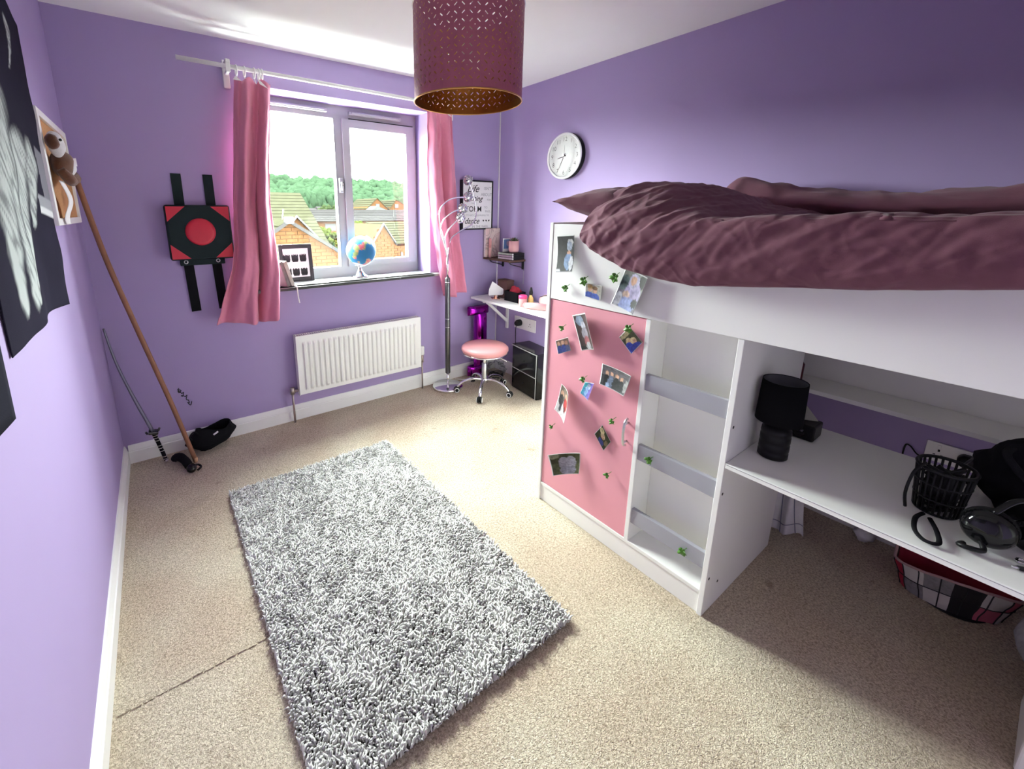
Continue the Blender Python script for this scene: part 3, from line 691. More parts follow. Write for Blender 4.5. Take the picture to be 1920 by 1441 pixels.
pch = thing('cloth_pouch', 'black fabric pouch lying open against the skirting behind the staff', 'pouch', (.40, -.12, 0))
def pouch(u, v):
    a = u*2*PI; r = .075+.028*math.sin(v*PI)*(1+.25*math.sin(3*a+1))
    d = Vector((0, 0, 1)); n_ = .014*mnoise.noise(Vector((math.cos(a)*2, math.sin(a)*2, v*4)))
    r += n_; z = lerp(.004, .150, v)+.018*math.sin(2*a+.5)*v
    lean = .05*v
    k = .35+.65*min(1, v*3.0)
    return (.405+r*k*math.cos(a)*1.25+lean, -.098+r*k*math.sin(a)*.62+.02*v*0, z)
o = MB().grid(pouch, 40, 24).build('pouch_body', BLACKC, pch); solid(o, .004, -1)
MB().tube(smoothpath([(.34, -.14, .10), (.325, -.155, .14), (.35, -.155, .165), (.375, -.145, .13)], 6), .004, 6).build('cord_loop', BLACKC, pch)
MB().box((.445, -.158, .118), (.475, -.153, .128), .001, rot=(0, -.5, 0)).build('white_tab', PAPER, pch)
stp = thing('padded_strap', 'black padded strap with a shiny black end on the carpet by the staff', 'strap', (.29, -.25, 0))
MB().tube(smoothpath([(.235, -.13, .02), (.26, -.17, .038), (.285, -.22, .03), (.300, -.29, .024)], 6), [.022, .026, .030, .032, .032, .030, .028, .027, .026, .025, .024, .024, .024, .024, .024, .023, .023, .022, .022], 12, flat=.75).build('strap_body', BLACKC, stp)
MB().ball((.309, -.318, .026), (.026, .034, .024), 18, 12).build('shiny_end', BLACKG, stp)
MB().tube(smoothpath([(.335, -.335, .012), (.355, -.322, .02), (.345, -.300, .026), (.325, -.30, .03)], 5), .006, 8).build('buckle', BLACKG, stp)

# ------------------------------------------------------------------ rug
RX0, RX1, RY0, RY1 = .450, 1.366, -2.165, -.668
rug = thing('shaggy_rug', 'thick grey shaggy rug on the beige carpet', 'rug', ((RX0+RX1)/2, (RY0+RY1)/2, 0))
def rugedge(x, y): return .006*mnoise.noise(Vector((x*5, y*5, 0)))
MB().box((RX0+.006, RY0+.006, .001), (RX1-.006, RY1-.006, .010), .002).build('rug_backing', mat('grey rug backing', (.07, .06, .06), .9), rug)
rng = np.random.default_rng(4)
sp = .0066; nx, ny = int((RX1-RX0)/sp), int((RY1-RY0)/sp)
gx, gy = np.meshgrid(np.arange(nx)*sp+RX0+sp/2, np.arange(ny)*sp+RY0+sp/2); N = gx.size
bx = gx.ravel()+rng.uniform(-.003, .003, N); by = gy.ravel()+rng.uniform(-.003, .003, N)
# yarn twists lean together in small locks
fld = np.array([mnoise.noise(Vector((x*26, y*26, 0)))*3.2+mnoise.noise(Vector((x*7, y*7, 9)))*2.2 for x, y in zip(bx, by)])
ang = fld*1.6+rng.normal(0, .75, N); lean = np.clip(rng.normal(.013, .005, N), .003, .024); ht = np.clip(rng.normal(.024, .005, N), .012, .036)
wid = rng.uniform(.0026, .0040, N)
dx, dy = np.cos(ang), np.sin(ang)
# pile spills a little over the edges
V = np.zeros((N, 7, 3)); tri = np.array([0, 2*PI/3, 4*PI/3])
for k in range(3):
    ox, oy = np.cos(tri[k]+ang), np.sin(tri[k]+ang)
    V[:, k] = np.stack([bx+ox*wid, by+oy*wid, np.full(N, .009)], 1)
    V[:, 3+k] = np.stack([bx+dx*lean*.35+ox*wid*1.25, by+dy*lean*.35+oy*wid*1.25, .009+ht*.62], 1)
V[:, 6] = np.stack([bx+dx*lean, by+dy*lean, .009+ht*.80], 1)
base = np.array([[0, 1, 4, 3], [1, 2, 5, 4], [2, 0, 3, 5]]); tip = np.array([[3, 4, 6], [4, 5, 6], [5, 3, 6]])
off = (np.arange(N)*7)[:, None, None]
quads = (base[None]+off).reshape(-1, 4); tris = (tip[None]+off).reshape(-1, 3)
me = bpy.data.meshes.new('rug_pile'); nv = N*7; nl = quads.size+tris.size; npoly = len(quads)+len(tris)
org = V.reshape(-1, 3)-np.array(rug.location)
me.vertices.add(nv); me.vertices.foreach_set('co', org.ravel())
me.loops.add(nl); me.loops.foreach_set('vertex_index', np.concatenate([quads.ravel(), tris.ravel()]).astype(np.int32))
me.polygons.add(npoly)
ls = np.concatenate([np.arange(len(quads))*4, quads.size+np.arange(len(tris))*3]).astype(np.int32)
me.polygons.foreach_set('loop_start', ls)
me.update(calc_edges=True); me.validate()
me.polygons.foreach_set('use_smooth', np.ones(npoly, dtype=bool))
cv = np.clip(rng.normal(.64, .06, N), .45, .85); cc = np.ones((N, 7, 4)); cc[:, :, :3] = (cv[:, None, None]*np.array([1., .99, .95]))
ca = me.color_attributes.new('col', 'FLOAT_COLOR', 'POINT'); ca.data.foreach_set('color', cc.ravel())
me.materials.append(mat_attr('grey yarn', .9, .1))
ro = bpy.data.objects.new('rug_pile', me); COL.objects.link(ro); ro.parent = rug; ro['kind'] = 'stuff'

# ------------------------------------------------------------------ cabin bed with cupboard, step niche and desk
bx0, bxb = 1.768, 2.828
bed = thing('cabin_bed', 'white cabin bed with a pink cupboard door, grey steps and a built in desk', 'bed', (2.3, -2.57, 0))
def bpart(name, a, b, m_=BOARD, bev=.0015, par=None): return MB().box(a, b, bev).build(name, m_, par or bed)
bpart('end_panel', (bx0-.002, -1.616, .0), (bxb, -1.598, 1.402))
bpart('end_panel', (bx0-.002, -3.578, .0), (bxb, -3.560, 1.402))
bpart('front_rail', (bx0, -3.558, 1.060), (bx0+.018, -1.618, 1.396))
bpart('back_rail', (bxb-.018, -3.558, 1.060), (bxb, -1.618, 1.396))
bpart('slat_base', (bx0+.02, -3.555, 1.085), (bxb-.02, -1.62, 1.105))
dr = bpart('cupboard_door', (bx0+.004, -2.0905, .104), (bx0+.020, -1.619, 1.056), PINKD)
hd = MB(); hd.tube(smoothpath([(bx0-.002, -2.060, .640), (bx0-.020, -2.061, .628), (bx0-.026, -2.061, .585), (bx0-.020, -2.061, .535), (bx0-.002, -2.060, .523)], 6), .0055, 10, flat=.8)
hd.cyl((bx0-.018, -2.0605, .622), (bx0+.005, -2.0605, .622), .0045, n=10); hd.cyl((bx0-.018, -2.0605, .54), (bx0+.005, -2.0605, .54), .0045, n=10)
hd.build('handle', SILVER, dr)
bpart('cupboard_divider', (bx0, -2.1115, .103), (2.37, -2.0935, 1.058))
dv = bpart('desk_divider', (bx0, -2.4215, .0), (2.372, -2.4035, 1.058))
for y_, z_ in ((bx0+.020, .755), (bx0+.018, .505), (bx0+.02, .155), (bx0+.11, .56), (bx0+.1, .10)):
    MB().cyl((y_, -2.4212, z_), (y_, -2.4222, z_), .0055, n=10).build('screw_hole', BLACKP, dv)
bpart('plinth', (bx0+.006, -2.403, .0), (bx0+.022, -1.617, .086))
bpart('floor_board', (bx0+.001, -2.403, .087), (2.37, -1.617, .103))
bpart('niche_back', (1.888, -2.4030, .104), (1.902, -2.112, 1.058))
bpart('cupboard_back', (2.356, -2.403, .104), (2.37, -1.617, 1.058))
for z0_, z1_ in ((.780, .845), (.482, .548), (.190, .256)):
    bpart('step', (bx0+.006, -2.4033, z0_), (bx0+.024, -2.1117, z1_), GREYB)
bpart('desk_top', (bx0, -3.558, .612), (2.335, -2.4225, .630), BOARD)
MB().box((bx0-.0008, -3.558, .6255), (bx0+.001, -2.4225, .6268)).build('edge_groove', INKG, bed)
shf = bpart('desk_shelf', (2.392, -3.558, .735), (2.574, -1.618, .753), BOARDIN)
bpart('shelf_back', (2.575, -3.558, .735), (2.590, -1.618, 1.058), BOARDIN)
mt = MB().box((bx0+.022, -3.548, 1.107), (bxb-.022, -1.630, 1.392), .03).build('mattress', WHITECL); tag(mt, 'white mattress inside the cabin bed under the plum duvet', 'mattress')

# plum pillow poking out at the window end
def pillow_mesh(c, L, Wd, Hh, rot, name, m_, seed=0):
    R = Euler(rot).to_matrix(); m = MB()
    for sgn in (1, -1):
        def fn(u, v):
            a, b = u*2-1, v*2-1
            ex = (1-abs(a)**2.6)*(1-abs(b)**2.6); pin = 1-.10*(1-abs(a)**2)*abs(b)**3
            p = Vector((a*L/2*(1-.07*(1-b*b)*abs(a)**4), b*Wd/2*(1-.07*(1-a*a)*abs(b)**4), sgn*Hh/2*max(0, ex)**.55))
            p.z += .012*mnoise.noise(Vector((a*3, b*3, seed)))*ex+.006*mnoise.noise(Vector((a*9, b*7, seed+3)))
            return tuple(Vector(c)+R@p)
        m.grid(fn, 40, 30)
    return m.build(name, m_)
tag(pillow_mesh((2.13, -1.845, 1.475), .72, .50, .15, (.10, -.02, 0), 'pillow', PLUM, 1), 'plum pillow with its corner poking over the end of the bed', 'pillow')
# duvet: cross sections (x, z) from the hem on the rail over the front roll and the valley to the wall side
ST = [(-1.835, [(1.700, 1.335), (1.692, 1.345), (1.70, 1.372), (1.735, 1.42), (1.80, 1.478), (1.92, 1.535), (2.06, 1.550), (2.22, 1.545), (2.36, 1.52), (2.46, 1.48)]),
      (-1.90, [(1.715, 1.290), (1.690, 1.300), (1.682, 1.345), (1.71, 1.41), (1.78, 1.485), (1.92, 1.548), (2.06, 1.566), (2.24, 1.565), (2.40, 1.54), (2.52, 1.49)]),
      (-2.03, [(1.725, 1.242), (1.690, 1.250), (1.672, 1.31), (1.685, 1.39), (1.75, 1.465), (1.90, 1.535), (2.06, 1.560), (2.25, 1.565), (2.42, 1.54), (2.55, 1.50)]),
      (-2.16, [(1.730, 1.222), (1.690, 1.230), (1.667, 1.29), (1.672, 1.37), (1.72, 1.435), (1.85, 1.480), (2.02, 1.505), (2.22, 1.52), (2.40, 1.50), (2.55, 1.49)]),
      (-2.28, [(1.730, 1.215), (1.690, 1.222), (1.663, 1.28), (1.664, 1.36), (1.69, 1.418), (1.76, 1.430), (1.92, 1.425), (2.12, 1.44), (2.34, 1.45), (2.55, 1.46)]),
      (-2.45, [(1.730, 1.235), (1.690, 1.242), (1.660, 1.29), (1.658, 1.37), (1.68, 1.428), (1.75, 1.438), (1.90, 1.420), (2.10, 1.415), (2.34, 1.42), (2.55, 1.43)]),
      (-2.70, [(1.730, 1.262), (1.690, 1.270), (1.660, 1.31), (1.658, 1.39), (1.68, 1.440), (1.75, 1.448), (1.90, 1.428), (2.10, 1.418), (2.34, 1.42), (2.55, 1.43)]),
      (-2.95, [(1.730, 1.300), (1.690, 1.308), (1.660, 1.34), (1.658, 1.40), (1.68, 1.446), (1.75, 1.452), (1.90, 1.430), (2.10, 1.420), (2.34, 1.42), (2.55, 1.43)]),
      (-3.50, [(1.730, 1.300), (1.690, 1.308), (1.662, 1.35), (1.660, 1.41), (1.68, 1.450), (1.75, 1.455), (1.90, 1.430), (2.10, 1.420), (2.34, 1.42), (2.55, 1.43)])]
ys_ = [s[0] for s in ST]
def duvet(u, v):
    y = lerp(ys_[0], ys_[-1], u**1.15); q = v*9; k = min(8, int(q)); t = q-k
    def cp(i):
        i = max(0, min(9, i)); return Vector((interp(y, ys_, [s[1][i][0] for s in ST]), interp(y, ys_, [s[1][i][1] for s in ST])))
    a, b, c, d = cp(k-1), cp(k), cp(k+1), cp(k+2)
    p = .5*((2*b)+(c-a)*t+(2*a-5*b+4*c-d)*t*t+(3*b-a-3*c+d)*t**3)
    tang = (c-b); nn = Vector((-tang.y, tang.x)).normalized() if tang.length > 1e-6 else Vector((0, 1))
    P = Vector((p.x, y, p.y))
    # creases run diagonally away from the heap
    cr = mnoise.noise(Vector(((y*1.0+p.y*1.6)*9, (y*.5-p.y)*3, 1)))
    cr = -abs(cr)
    w = .014*(cr+.2)+.005*mnoise.noise(Vector((y*8+p.y*5, p.x*5, p.y*6)))+.0035*mnoise.noise(Vector((y*34+p.y*20, p.x*26, p.y*28)))
    w -= .0022*max(0., 1-4.0*abs(mnoise.noise(Vector(((y+p.y*.8)*15, (y*.6-p.y)*6+p.x*5, 7)))))-.0016*max(0., 1-4.5*abs(mnoise.noise(Vector(((y*.7-p.y*1.1)*19+p.x*4, (y+p.y)*7, 12)))))
    fade = min(1, v*8+.25)
    heap = math.exp(-((y+2.0)/.22)**2)
    w *= fade*(1+.35*heap)
    yy = y+.02*math.sin(v*5)*(1-u)**6
    return (p.x-abs(nn.x)*w*1.0 if v < .55 else p.x, yy, p.y+(nn.y if v >= .3 else nn.y)*w*(1 if v > .25 else .3))
dv_ = MB().grid(duvet, 420, 160).build('duvet', PLUM); solid(dv_, .012, -1)
tag(dv_, 'plum duvet rolled over the front rail of the cabin bed and heaped over the pillows', 'duvet')
def roll(u, v):
    y = lerp(-1.93, -3.5, u); a = v*2*PI
    end = min(1, math.sqrt(max(0.0, 1-(1-min(1, u*14))**2))+.02)
    rx, rz = .155, interp(y, [-3.5, -3.0, -2.83, -2.6, -2.4, -2.1, -1.95], [.095, .085, .066, .055, .062, .085, .105])
    n_ = .018*mnoise.noise(Vector((y*6, math.cos(a)*1.6, math.sin(a)*1.6)))+.010*mnoise.noise(Vector((y*16+a*2, math.cos(a)*3, math.sin(a)*3)))
    zc = 1.405+rz
    return (2.64+(rx*math.cos(a))*end*(1+n_*3), y, max(1.408, zc+(rz+n_)*math.sin(a)*end*(.7+.3*abs(math.sin(a)))-.0))
rl = MB().grid(roll, 160, 36).build('folded_blanket', PLUM); tag(rl, 'plum blanket rolled along the wall at the back of the cabin bed', 'blanket')

# ------------------------------------------------------------------ photo prints and ivy leaves on the bed
FX = bx0-.0015
def ell(u, v, cu, cv, ru, rv): return ((u-cu)/ru)**2+((v-cv)/rv)**2 < 1
def photo(corn, label, bgf, shapes, curl=(0, 0), gap=.004, x=FX, n=(30, 30)):
    """print stuck to the bed: corn = TL, TR, BR, BL as (y, z); curl = (corner lift along u, along v)"""
    tl, tr, br, bl = [Vector(c) for c in corn]
    def fn(u, v):
        p = tl.lerp(tr, u).lerp(bl.lerp(br, u), v)
        d = gap+max(0, curl[0])*u*u+max(0, -curl[0])*(1-u)**2+max(0, curl[1])*v*v+max(0, -curl[1])*(1-v)**2
        return (x-d, p.x, p.y)
    def cf(u, v):
        if min(u, v, 1-u, 1-v) < .012: return (.7, .7, .7)
        c = bgf(u, v); k = 1+.45*mnoise.noise(Vector((u*7, v*7, len(label))))+.45*mnoise.noise(Vector((u*17, v*17, len(label)+3)))
        for cu, cv, ru, rv, cc in shapes:
            if ell(u, v, cu, cv, ru, rv): c = cc
        return tuple(max(0, q*k*.72) for q in c)
    o = MB().grid(fn, n[0], n[1], colf=cf).build('photo_print', PRINT); solid(o, .0004)
    tag(o, label, 'photo', 'photo prints stuck on the cabin bed'); return o
SK = (.55, .32, .22); BL = (.05, .09, .38); DK = (.02, .02, .022); HR = (.42, .28, .12); WH = (.6, .62, .66); GY = (.25, .25, .28)
flat = lambda c: (lambda u, v: c)
two = lambda a, b: (lambda u, v: a if v < .5 else b)
photo([(-1.647, 1.345), (-1.743, 1.354), (-1.767, 1.202), (-1.676, 1.190)], 'tall dark photo print of a fair haired person, topmost on the bed by its end', flat(DK),
      [(.78, .2, .16, .1, (.5, .5, .5)), (.72, .30, .15, .14, (.35, .4, .5)), (.70, .50, .12, .08, SK), (.68, .72, .24, .22, (.2, .3, .5)), (.85, .78, .12, .2, WH), (.1, .97, .2, .05, WH)], (0, .03), .01)
photo([(-1.994, 1.240), (-2.100, 1.216), (-2.060, 1.073), (-1.951, 1.095)], 'large photo print of a person in a pale headscarf under the duvet edge', two((.18, .19, .17), (.14, .13, .17)),
      [(.15, .35, .2, .2, (.08, .12, .12)), (.86, .16, .16, .2, (.02, .02, .02)), (.62, .55, .34, .32, (.33, .28, .46)), (.52, .24, .22, .2, (.45, .42, .58)), (.50, .23, .12, .12, SK), (.40, .63, .14, .1, (.5, .34, .28)), (.55, .85, .36, .18, (.24, .28, .52)), (.15, .8, .15, .2, (.4, .4, .45)), (.85, .75, .12, .12, DK)], (.022, .012), .006)
photo([(-1.812, 1.158), (-1.901, 1.157), (-1.899, 1.095), (-1.814, 1.101)], 'small photo print of two people in blue tops on the white rail', flat((.33, .31, .28)),
      [(.28, .35, .14, .22, SK), (.28, .2, .16, .16, HR), (.58, .42, .14, .22, SK), (.58, .26, .16, .14, (.18, .1, .05)), (.25, .85, .28, .28, BL), (.62, .88, .26, .28, BL)], (.008, 0))
photo([(-1.759, 1.007), (-1.854, 1.042), (-1.910, .898), (-1.820, .862)], 'big dark photo print of a grey figure at the top of the pink door', flat((.05, .03, .03)),
      [(.35, .18, .26, .14, (.2, .24, .32)), (.52, .34, .16, .13, (.36, .36, .42)), (.52, .55, .24, .18, (.22, .20, .24)), (.55, .75, .2, .14, (.24, .08, .09)), (.6, .9, .2, .12, (.33, .33, .35)), (.2, .93, .2, .06, DK)], (.04, 0), .008)
photo([(-1.668, .867), (-1.738, .902), (-1.760, .846), (-1.688, .808)], 'small photo print of three people in blue near the edge of the pink door', flat((.16, .10, .08)),
      [(.2, .3, .12, .18, SK), (.5, .28, .12, .18, SK), (.78, .34, .12, .18, (.4, .2, .14)), (.2, .75, .18, .35, (.04, .06, .22)), (.52, .75, .18, .35, (.05, .07, .26)), (.8, .8, .16, .3, (.08, .09, .2))])
photo([(-1.991, .964), (-2.032, 1.017), (-2.091, .968), (-2.050, .910)], 'tilted photo print of two blond people hanging under an ivy leaf', flat((.07, .07, .04)),
      [(.36, .48, .2, .16, (.62, .48, .28)), (.40, .55, .12, .12, SK), (.62, .62, .2, .16, (.62, .48, .28)), (.66, .68, .12, .12, SK), (.2, .75, .26, .26, (.05, .07, .42)), (.5, .95, .4, .22, (.04, .05, .3)), (.5, .12, .5, .14, (.45, .38, .22))])
photo([(-1.926, .835), (-2.078, .835), (-2.062, .749), (-1.928, .748)], 'wide dark photo print of a group in front of a crowd on the pink door', two((.11, .10, .11), (.05, .05, .06)),
      [(.2, .38, .06, .12, SK), (.36, .36, .06, .12, SK), (.55, .36, .06, .12, SK), (.74, .4, .06, .12, SK), (.2, .72, .1, .3, DK), (.36, .72, .1, .32, (.12, .15, .22)), (.55, .75, .12, .32, DK), (.74, .75, .11, .3, DK), (.28, .9, .06, .12, (.3, .4, .6)), (.93, .6, .07, .3, (.3, .3, .3))], (.03, .012), .006)
photo([(-1.720, .674), (-1.790, .652), (-1.792, .519), (-1.704, .545)], 'upright photo print of people in red coats on snow', two((.2, .16, .13), (.55, .52, .52)),
      [(.25, .28, .16, .1, SK), (.68, .26, .16, .1, SK), (.25, .52, .2, .2, (.06, .05, .05)), (.70, .52, .22, .22, (.36, .04, .04)), (.7, .7, .1, .1, (.1, .02, .02)), (.3, .78, .1, .14, (.05, .05, .06))], (.035, .02), .006)
photo([(-1.846, .725), (-1.900, .739), (-1.875, .651), (-1.825, .665)], 'small blue and violet photo print of a pale swirl', lambda u, v: (.06+.2*u, .12+.3*(1-u), .55),
      [(.5, .3, .3, .18, (.5, .6, .75)), (.5, .6, .16, .3, (.3, .45, .75)), (.2, .2, .2, .2, (.1, .45, .55))], (.01, 0))
photo([(-1.925, .554), (-1.966, .580 - .0), (-2.003, .505), (-1.962, .462)], 'small photo print of two fair heads among dark leaves, low on the pink door', flat((.04, .045, .02)),
      [(.3, .2, .25, .16, (.6, .5, .28)), (.5, .45, .2, .18, (.58, .44, .26)), (.75, .3, .15, .15, SK), (.5, .78, .3, .2, (.05, .06, .22))]) if False else \
photo([(-1.950, .565), (-1.997, .508), (-1.966, .452), (-1.915, .508)], 'small photo print of two fair heads among dark leaves, low on the pink door', flat((.04, .045, .02)),
      [(.22, .25, .2, .18, (.6, .5, .28)), (.45, .42, .2, .18, (.58, .44, .26)), (.48, .48, .1, .12, SK), (.55, .8, .25, .16, (.05, .06, .22)), (.85, .5, .14, .2, (.2, .15, .08))])
photo([(-1.705, .318), (-1.852, .385), (-1.862, .288), (-1.755, .238)], 'curled photo print of two grey animals, lowest on the pink door', two((.07, .07, .03), (.10, .11, .05)),
      [(.42, .48, .18, .3, (.33, .31, .35)), (.66, .46, .18, .32, (.35, .33, .38)), (.55, .8, .3, .2, (.28, .27, .32)), (.1, .1, .2, .14, (.3, .3, .18))], (-.05, .012), .008)

def leaf_mesh(size, rot, fold, seed):
    """ivy leaf in the y-z plane, pointing down, bulging towards -x"""
    rad = []
    for k in range(40):
        a = 2*PI*k/40
        r = .62+.38*max(0, math.cos((a)*2.5))**.8 if False else .74+.13*math.cos(5*a)+.17*math.cos(a)+.03*math.cos(10*a+seed)
        rad.append((a, r*size))
    m = MB(); vs = [Vector((-fold*.5, 0, 0))]
    for rr in (.5, 1.):
        for a, r in rad:
            y, z = r*rr*math.sin(a), -r*rr*math.cos(a)
            x = -fold*.5*(1-rr)-fold*.5*abs(y)/size*rr*1.6+.25*fold*math.sin(5*a)*rr
            vs.append(Vector((x-.002, y, z)))
    n = 40; fs = [(0, 1+k, 1+(k+1) % n) for k in range(n)]+[(1+k, 1+n+k, 1+n+(k+1) % n, 1+(k+1) % n) for k in range(n)]
    R = Euler((rot, 0, 0)).to_matrix()
    m.add([R@v for v in vs], fs, 0, True); return m
LV = [(-1.717, 1.122, .020, .6, 'ivy leaf on the white rail below the tall dark photo'), (-1.809, 1.168, .024, -.3, 'ivy leaf above the photo of two people in blue'), (-1.955, 1.200, .024, .3, 'ivy leaf beside the headscarf photo'),
      (-1.710, .938, .017, .9, 'ivy leaf above the small photo of three people'), (-2.034, 1.012, .021, -.2, 'ivy leaf holding the tilted photo of two blond people'), (-1.842, .738, .018, .2, 'ivy leaf holding the blue and violet photo'),
      (-1.998, .607, .016, -.8, 'ivy leaf between the door handle and the photo of fair heads'), (-1.680, .440, .014, 1.2, 'ivy leaf at the hinge edge of the pink door'), (-1.999, .355, .016, .4, 'lowest ivy leaf on the pink door')]
for y_, z_, s_, r_, lab in LV:
    o = leaf_mesh(s_, r_, .014, y_*50).build('ivy_leaf', LEAF); o.location = (FX-.008, y_, z_); solid(o, .0008)
    tag(o, lab, 'leaf', 'artificial ivy leaves on the cabin bed')
    tag(MB().tube(smoothpath([(FX-.010, y_, z_+.004), (FX-.006, y_-.008, z_+.014), (FX+.001, y_-.010, z_+.018)], 4), .0012, 6).build('stem', LEAF, o))
for y_, z_, s_, r_, lab in ((-2.168, .512, .019, .5, 'ivy leaf on the middle grey step'), (-2.332, .219, .020, -.3, 'ivy leaf on the bottom grey step')):
    o = leaf_mesh(s_, r_, .012, y_*50).build('ivy_leaf', LEAF); o.location = (bx0-.002, y_, z_); solid(o, .0008)
    tag(o, lab, 'leaf', 'artificial ivy leaves on the cabin bed')
    tag(MB().tube(smoothpath([(bx0-.004, y_, z_+.004), (bx0+.0, y_-.006, z_+.012), (bx0+.0065, y_-.008, z_+.014)], 4), .0012, 6).build('stem', LEAF, o))

# ------------------------------------------------------------------ wall clock
clk = thing('wall_clock', 'round wall clock with a white dial and black case on the purple wall', 'clock', (WX, -.752, 1.838))
cy_, cz_ = -.752, 1.838
MB().lathe([(0, WX-.001), (.156, WX-.001), (.158, WX-.01), (.158, WX-.042), (.152, WX-.046), (.148, WX-.046)], (0, cy_, cz_), 64, axis='x', caps=False).build('case', BLACKP, clk)
MB().lathe([(.1585, WX-.042), (.1575, WX-.047), (.146, WX-.049), (.142, WX-.044), (.142, WX-.038)], (0, cy_, cz_), 64, axis='x', caps=False).build('bezel', mat('pale bezel', (.72, .71, .73), .25), clk)
MB().lathe([(0, WX-.038), (.143, WX-.038)], (0, cy_, cz_), 64, axis='x', caps=False).build('dial', mat('white dial', (.88, .88, .87), .4, var=0), clk)
nm = MB()
for hnum in range(1, 13):
    a = hnum*PI/6; o_ = (WX-.0386, cy_-math.sin(a)*.114, cz_+math.cos(a)*.114)
    nm.add(*text_mesh(str(hnum), .042, (o_, (0, -1, 0), (0, 0, 1)), bold=-.0004))
nm.build('numerals', INK, clk, recalc=False)
def hand(a, L, w, m_, nme, x):
    d = Vector((0, -math.sin(a), math.cos(a))); n_ = Vector((0, math.cos(a), math.sin(a))); c = Vector((x, cy_, cz_))
    MB().prism([c-d*.02+n_*w, c+d*L+n_*w*.3, c+d*L-n_*w*.3, c-d*.02-n_*w], (.001, 0, 0)).build(nme, m_, clk)
hand(math.radians(257), .062, .0045, INK, 'hour_hand', WX-.041); hand(math.radians(208), .098, .0028, INK, 'minute_hand', WX-.0425); hand(math.radians(2), .075, .0012, INKG, 'second_hand', WX-.0435)
MB().lathe([(0, WX-.0475), (.143, WX-.0465), (.145, WX-.0455), (0, WX-.0455)], (0, cy_, cz_), 64, axis='x').build('glass_cover', CLEAR0, clk)

# ------------------------------------------------------------------ framed quote
fq = thing('framed_print', 'black framed white print with a quote about the storm hanging in the corner', 'framed print', (2.58, -.02, 1.5))
xa, xb_, za, zb = 2.413, 2.742, 1.301, 1.704
for a, b in (((xa, -.034, za), (xa+.012, -.001, zb)), ((xb_-.012, -.034, za), (xb_, -.001, zb)), ((xa+.012, -.034, za), (xb_-.012, -.001, za+.012)), ((xa+.012, -.034, zb-.012), (xb_-.012, -.001, zb))):
    MB().box(a, b, .001).build('frame_strip', BLACKP, fq)
MB().box((xa+.01, -.030, za+.01), (xb_-.01, -.010, zb-.01)).build('print_sheet', PAPER, fq)
def fr(x, z): return ((x, -.0306, z), (1, 0, 0), (0, 0, 1))
qt = MB(); qg = MB(); S_ = .45
for txt, sz, x, z, sh_, mm in (('Life', .085, 2.525, 1.634, S_, qt), ("ISN'T", .036, 2.685, 1.640, 0, qg), ('ABOUT', .036, 2.672, 1.590, 0, qg), ('waiting', .062, 2.535, 1.556, S_, qt), ('FOR', .022, 2.700, 1.548, 0, qg), ('THE', .016, 2.525, 1.518, 0, qg), ('STORM', .062, 2.520, 1.470, 0, qt), ('TO', .026, 2.665, 1.485, 0, qg), ('PASS,', .026, 2.690, 1.452, 0, qg), ("IT'S ABOUT LEARNING TO", .021, 2.578, 1.419, 0, qg), ('dance', .066, 2.515, 1.372, S_, qt), ('IN THE RAIN', .030, 2.605, 1.327, 0, qg)):
    mm.add(*text_mesh(txt, sz, fr(x, z), shear=sh_, bold=.0006 if mm is qt else 0))
for x in (2.642, 2.672, 2.702):
    qt.add([(x, -.0306, 1.366), (x+.009, -.0306, 1.378), (x+.005, -.0306, 1.384), (x, -.0306, 1.380), (x-.005, -.0306, 1.384), (x-.009, -.0306, 1.378)], [(0, 1, 2, 3, 4, 5)])
qt.build('bold_lettering', INK, fq, recalc=False); qg.build('small_lettering', INKG, fq, recalc=False)

# ------------------------------------------------------------------ small corner shelf and what stands on it
SZ = 1.060
cs = thing('wall_shelf', 'small brown wall shelf on black brackets in the corner', 'shelf', (2.75, -.19, SZ))
MB().box((2.662, -.362, SZ-.016), (WX-.001, -.012, SZ), .002).build('shelf_board', DARKWOOD, cs)
for y_ in (-.085, -.335):
    b_ = MB(); b_.box((WX-.012, y_-.008, SZ-.085), (WX-.001, y_+.008, SZ-.017), .001); b_.box((2.675, y_-.006, SZ-.024), (WX-.002, y_+.006, SZ-.017), .001)
    b_.tube([(2.682, y_, SZ-.022), (2.69, y_, SZ-.034), (WX-.008, y_, SZ-.070)], .0035, 8); b_.build('bracket', BLACKP, cs)
ch = thing('hanging_chain', 'thin chain hanging from the end of the wall shelf', 'chain', (WX-.012, -.357, SZ-.02))
lk = MB()
for k in range(9): lk.torus((WX-.008, -.352+.002*math.sin(k), SZ-.100-.013*k), .0055, .0014, 'x' if k % 2 else 'y', 10, 5)
lk.build('links', SILVER, ch)
MB().tube([(WX-.008, -.352, SZ-.016), (WX-.008, -.352, SZ-.096)], .0015, 6).build('hook', BLACKP, ch)
MARB = bpy.data.materials.new('pink marble'); MARB.use_nodes = True
_n = MARB.node_tree.nodes; _l = MARB.node_tree.links; _t = _n.new('ShaderNodeTexCoord'); _w = _n.new('ShaderNodeTexNoise'); _r = _n.new('ShaderNodeValToRGB')
_w.inputs['Scale'].default_value = 7; _w.inputs['Detail'].default_value = 6; _w.inputs['Distortion'].default_value = 1.8; _l.new(_t.outputs['Object'], _w.inputs[0]); _l.new(_w.outputs['Fac'], _r.inputs[0])
_r.color_ramp.elements[0].position = .46; _r.color_ramp.elements[0].color = (.70, .56, .52, 1); _r.color_ramp.elements[1].position = .54; _r.color_ramp.elements[1].color = (.70, .52, .49, 1)
e_ = _r.color_ramp.elements.new(.50); e_.color = (.40, .30, .28, 1); _l.new(_r.outputs[0], _n['Principled BSDF'].inputs['Base Color']); _n['Principled BSDF'].inputs['Roughness'].default_value = .3
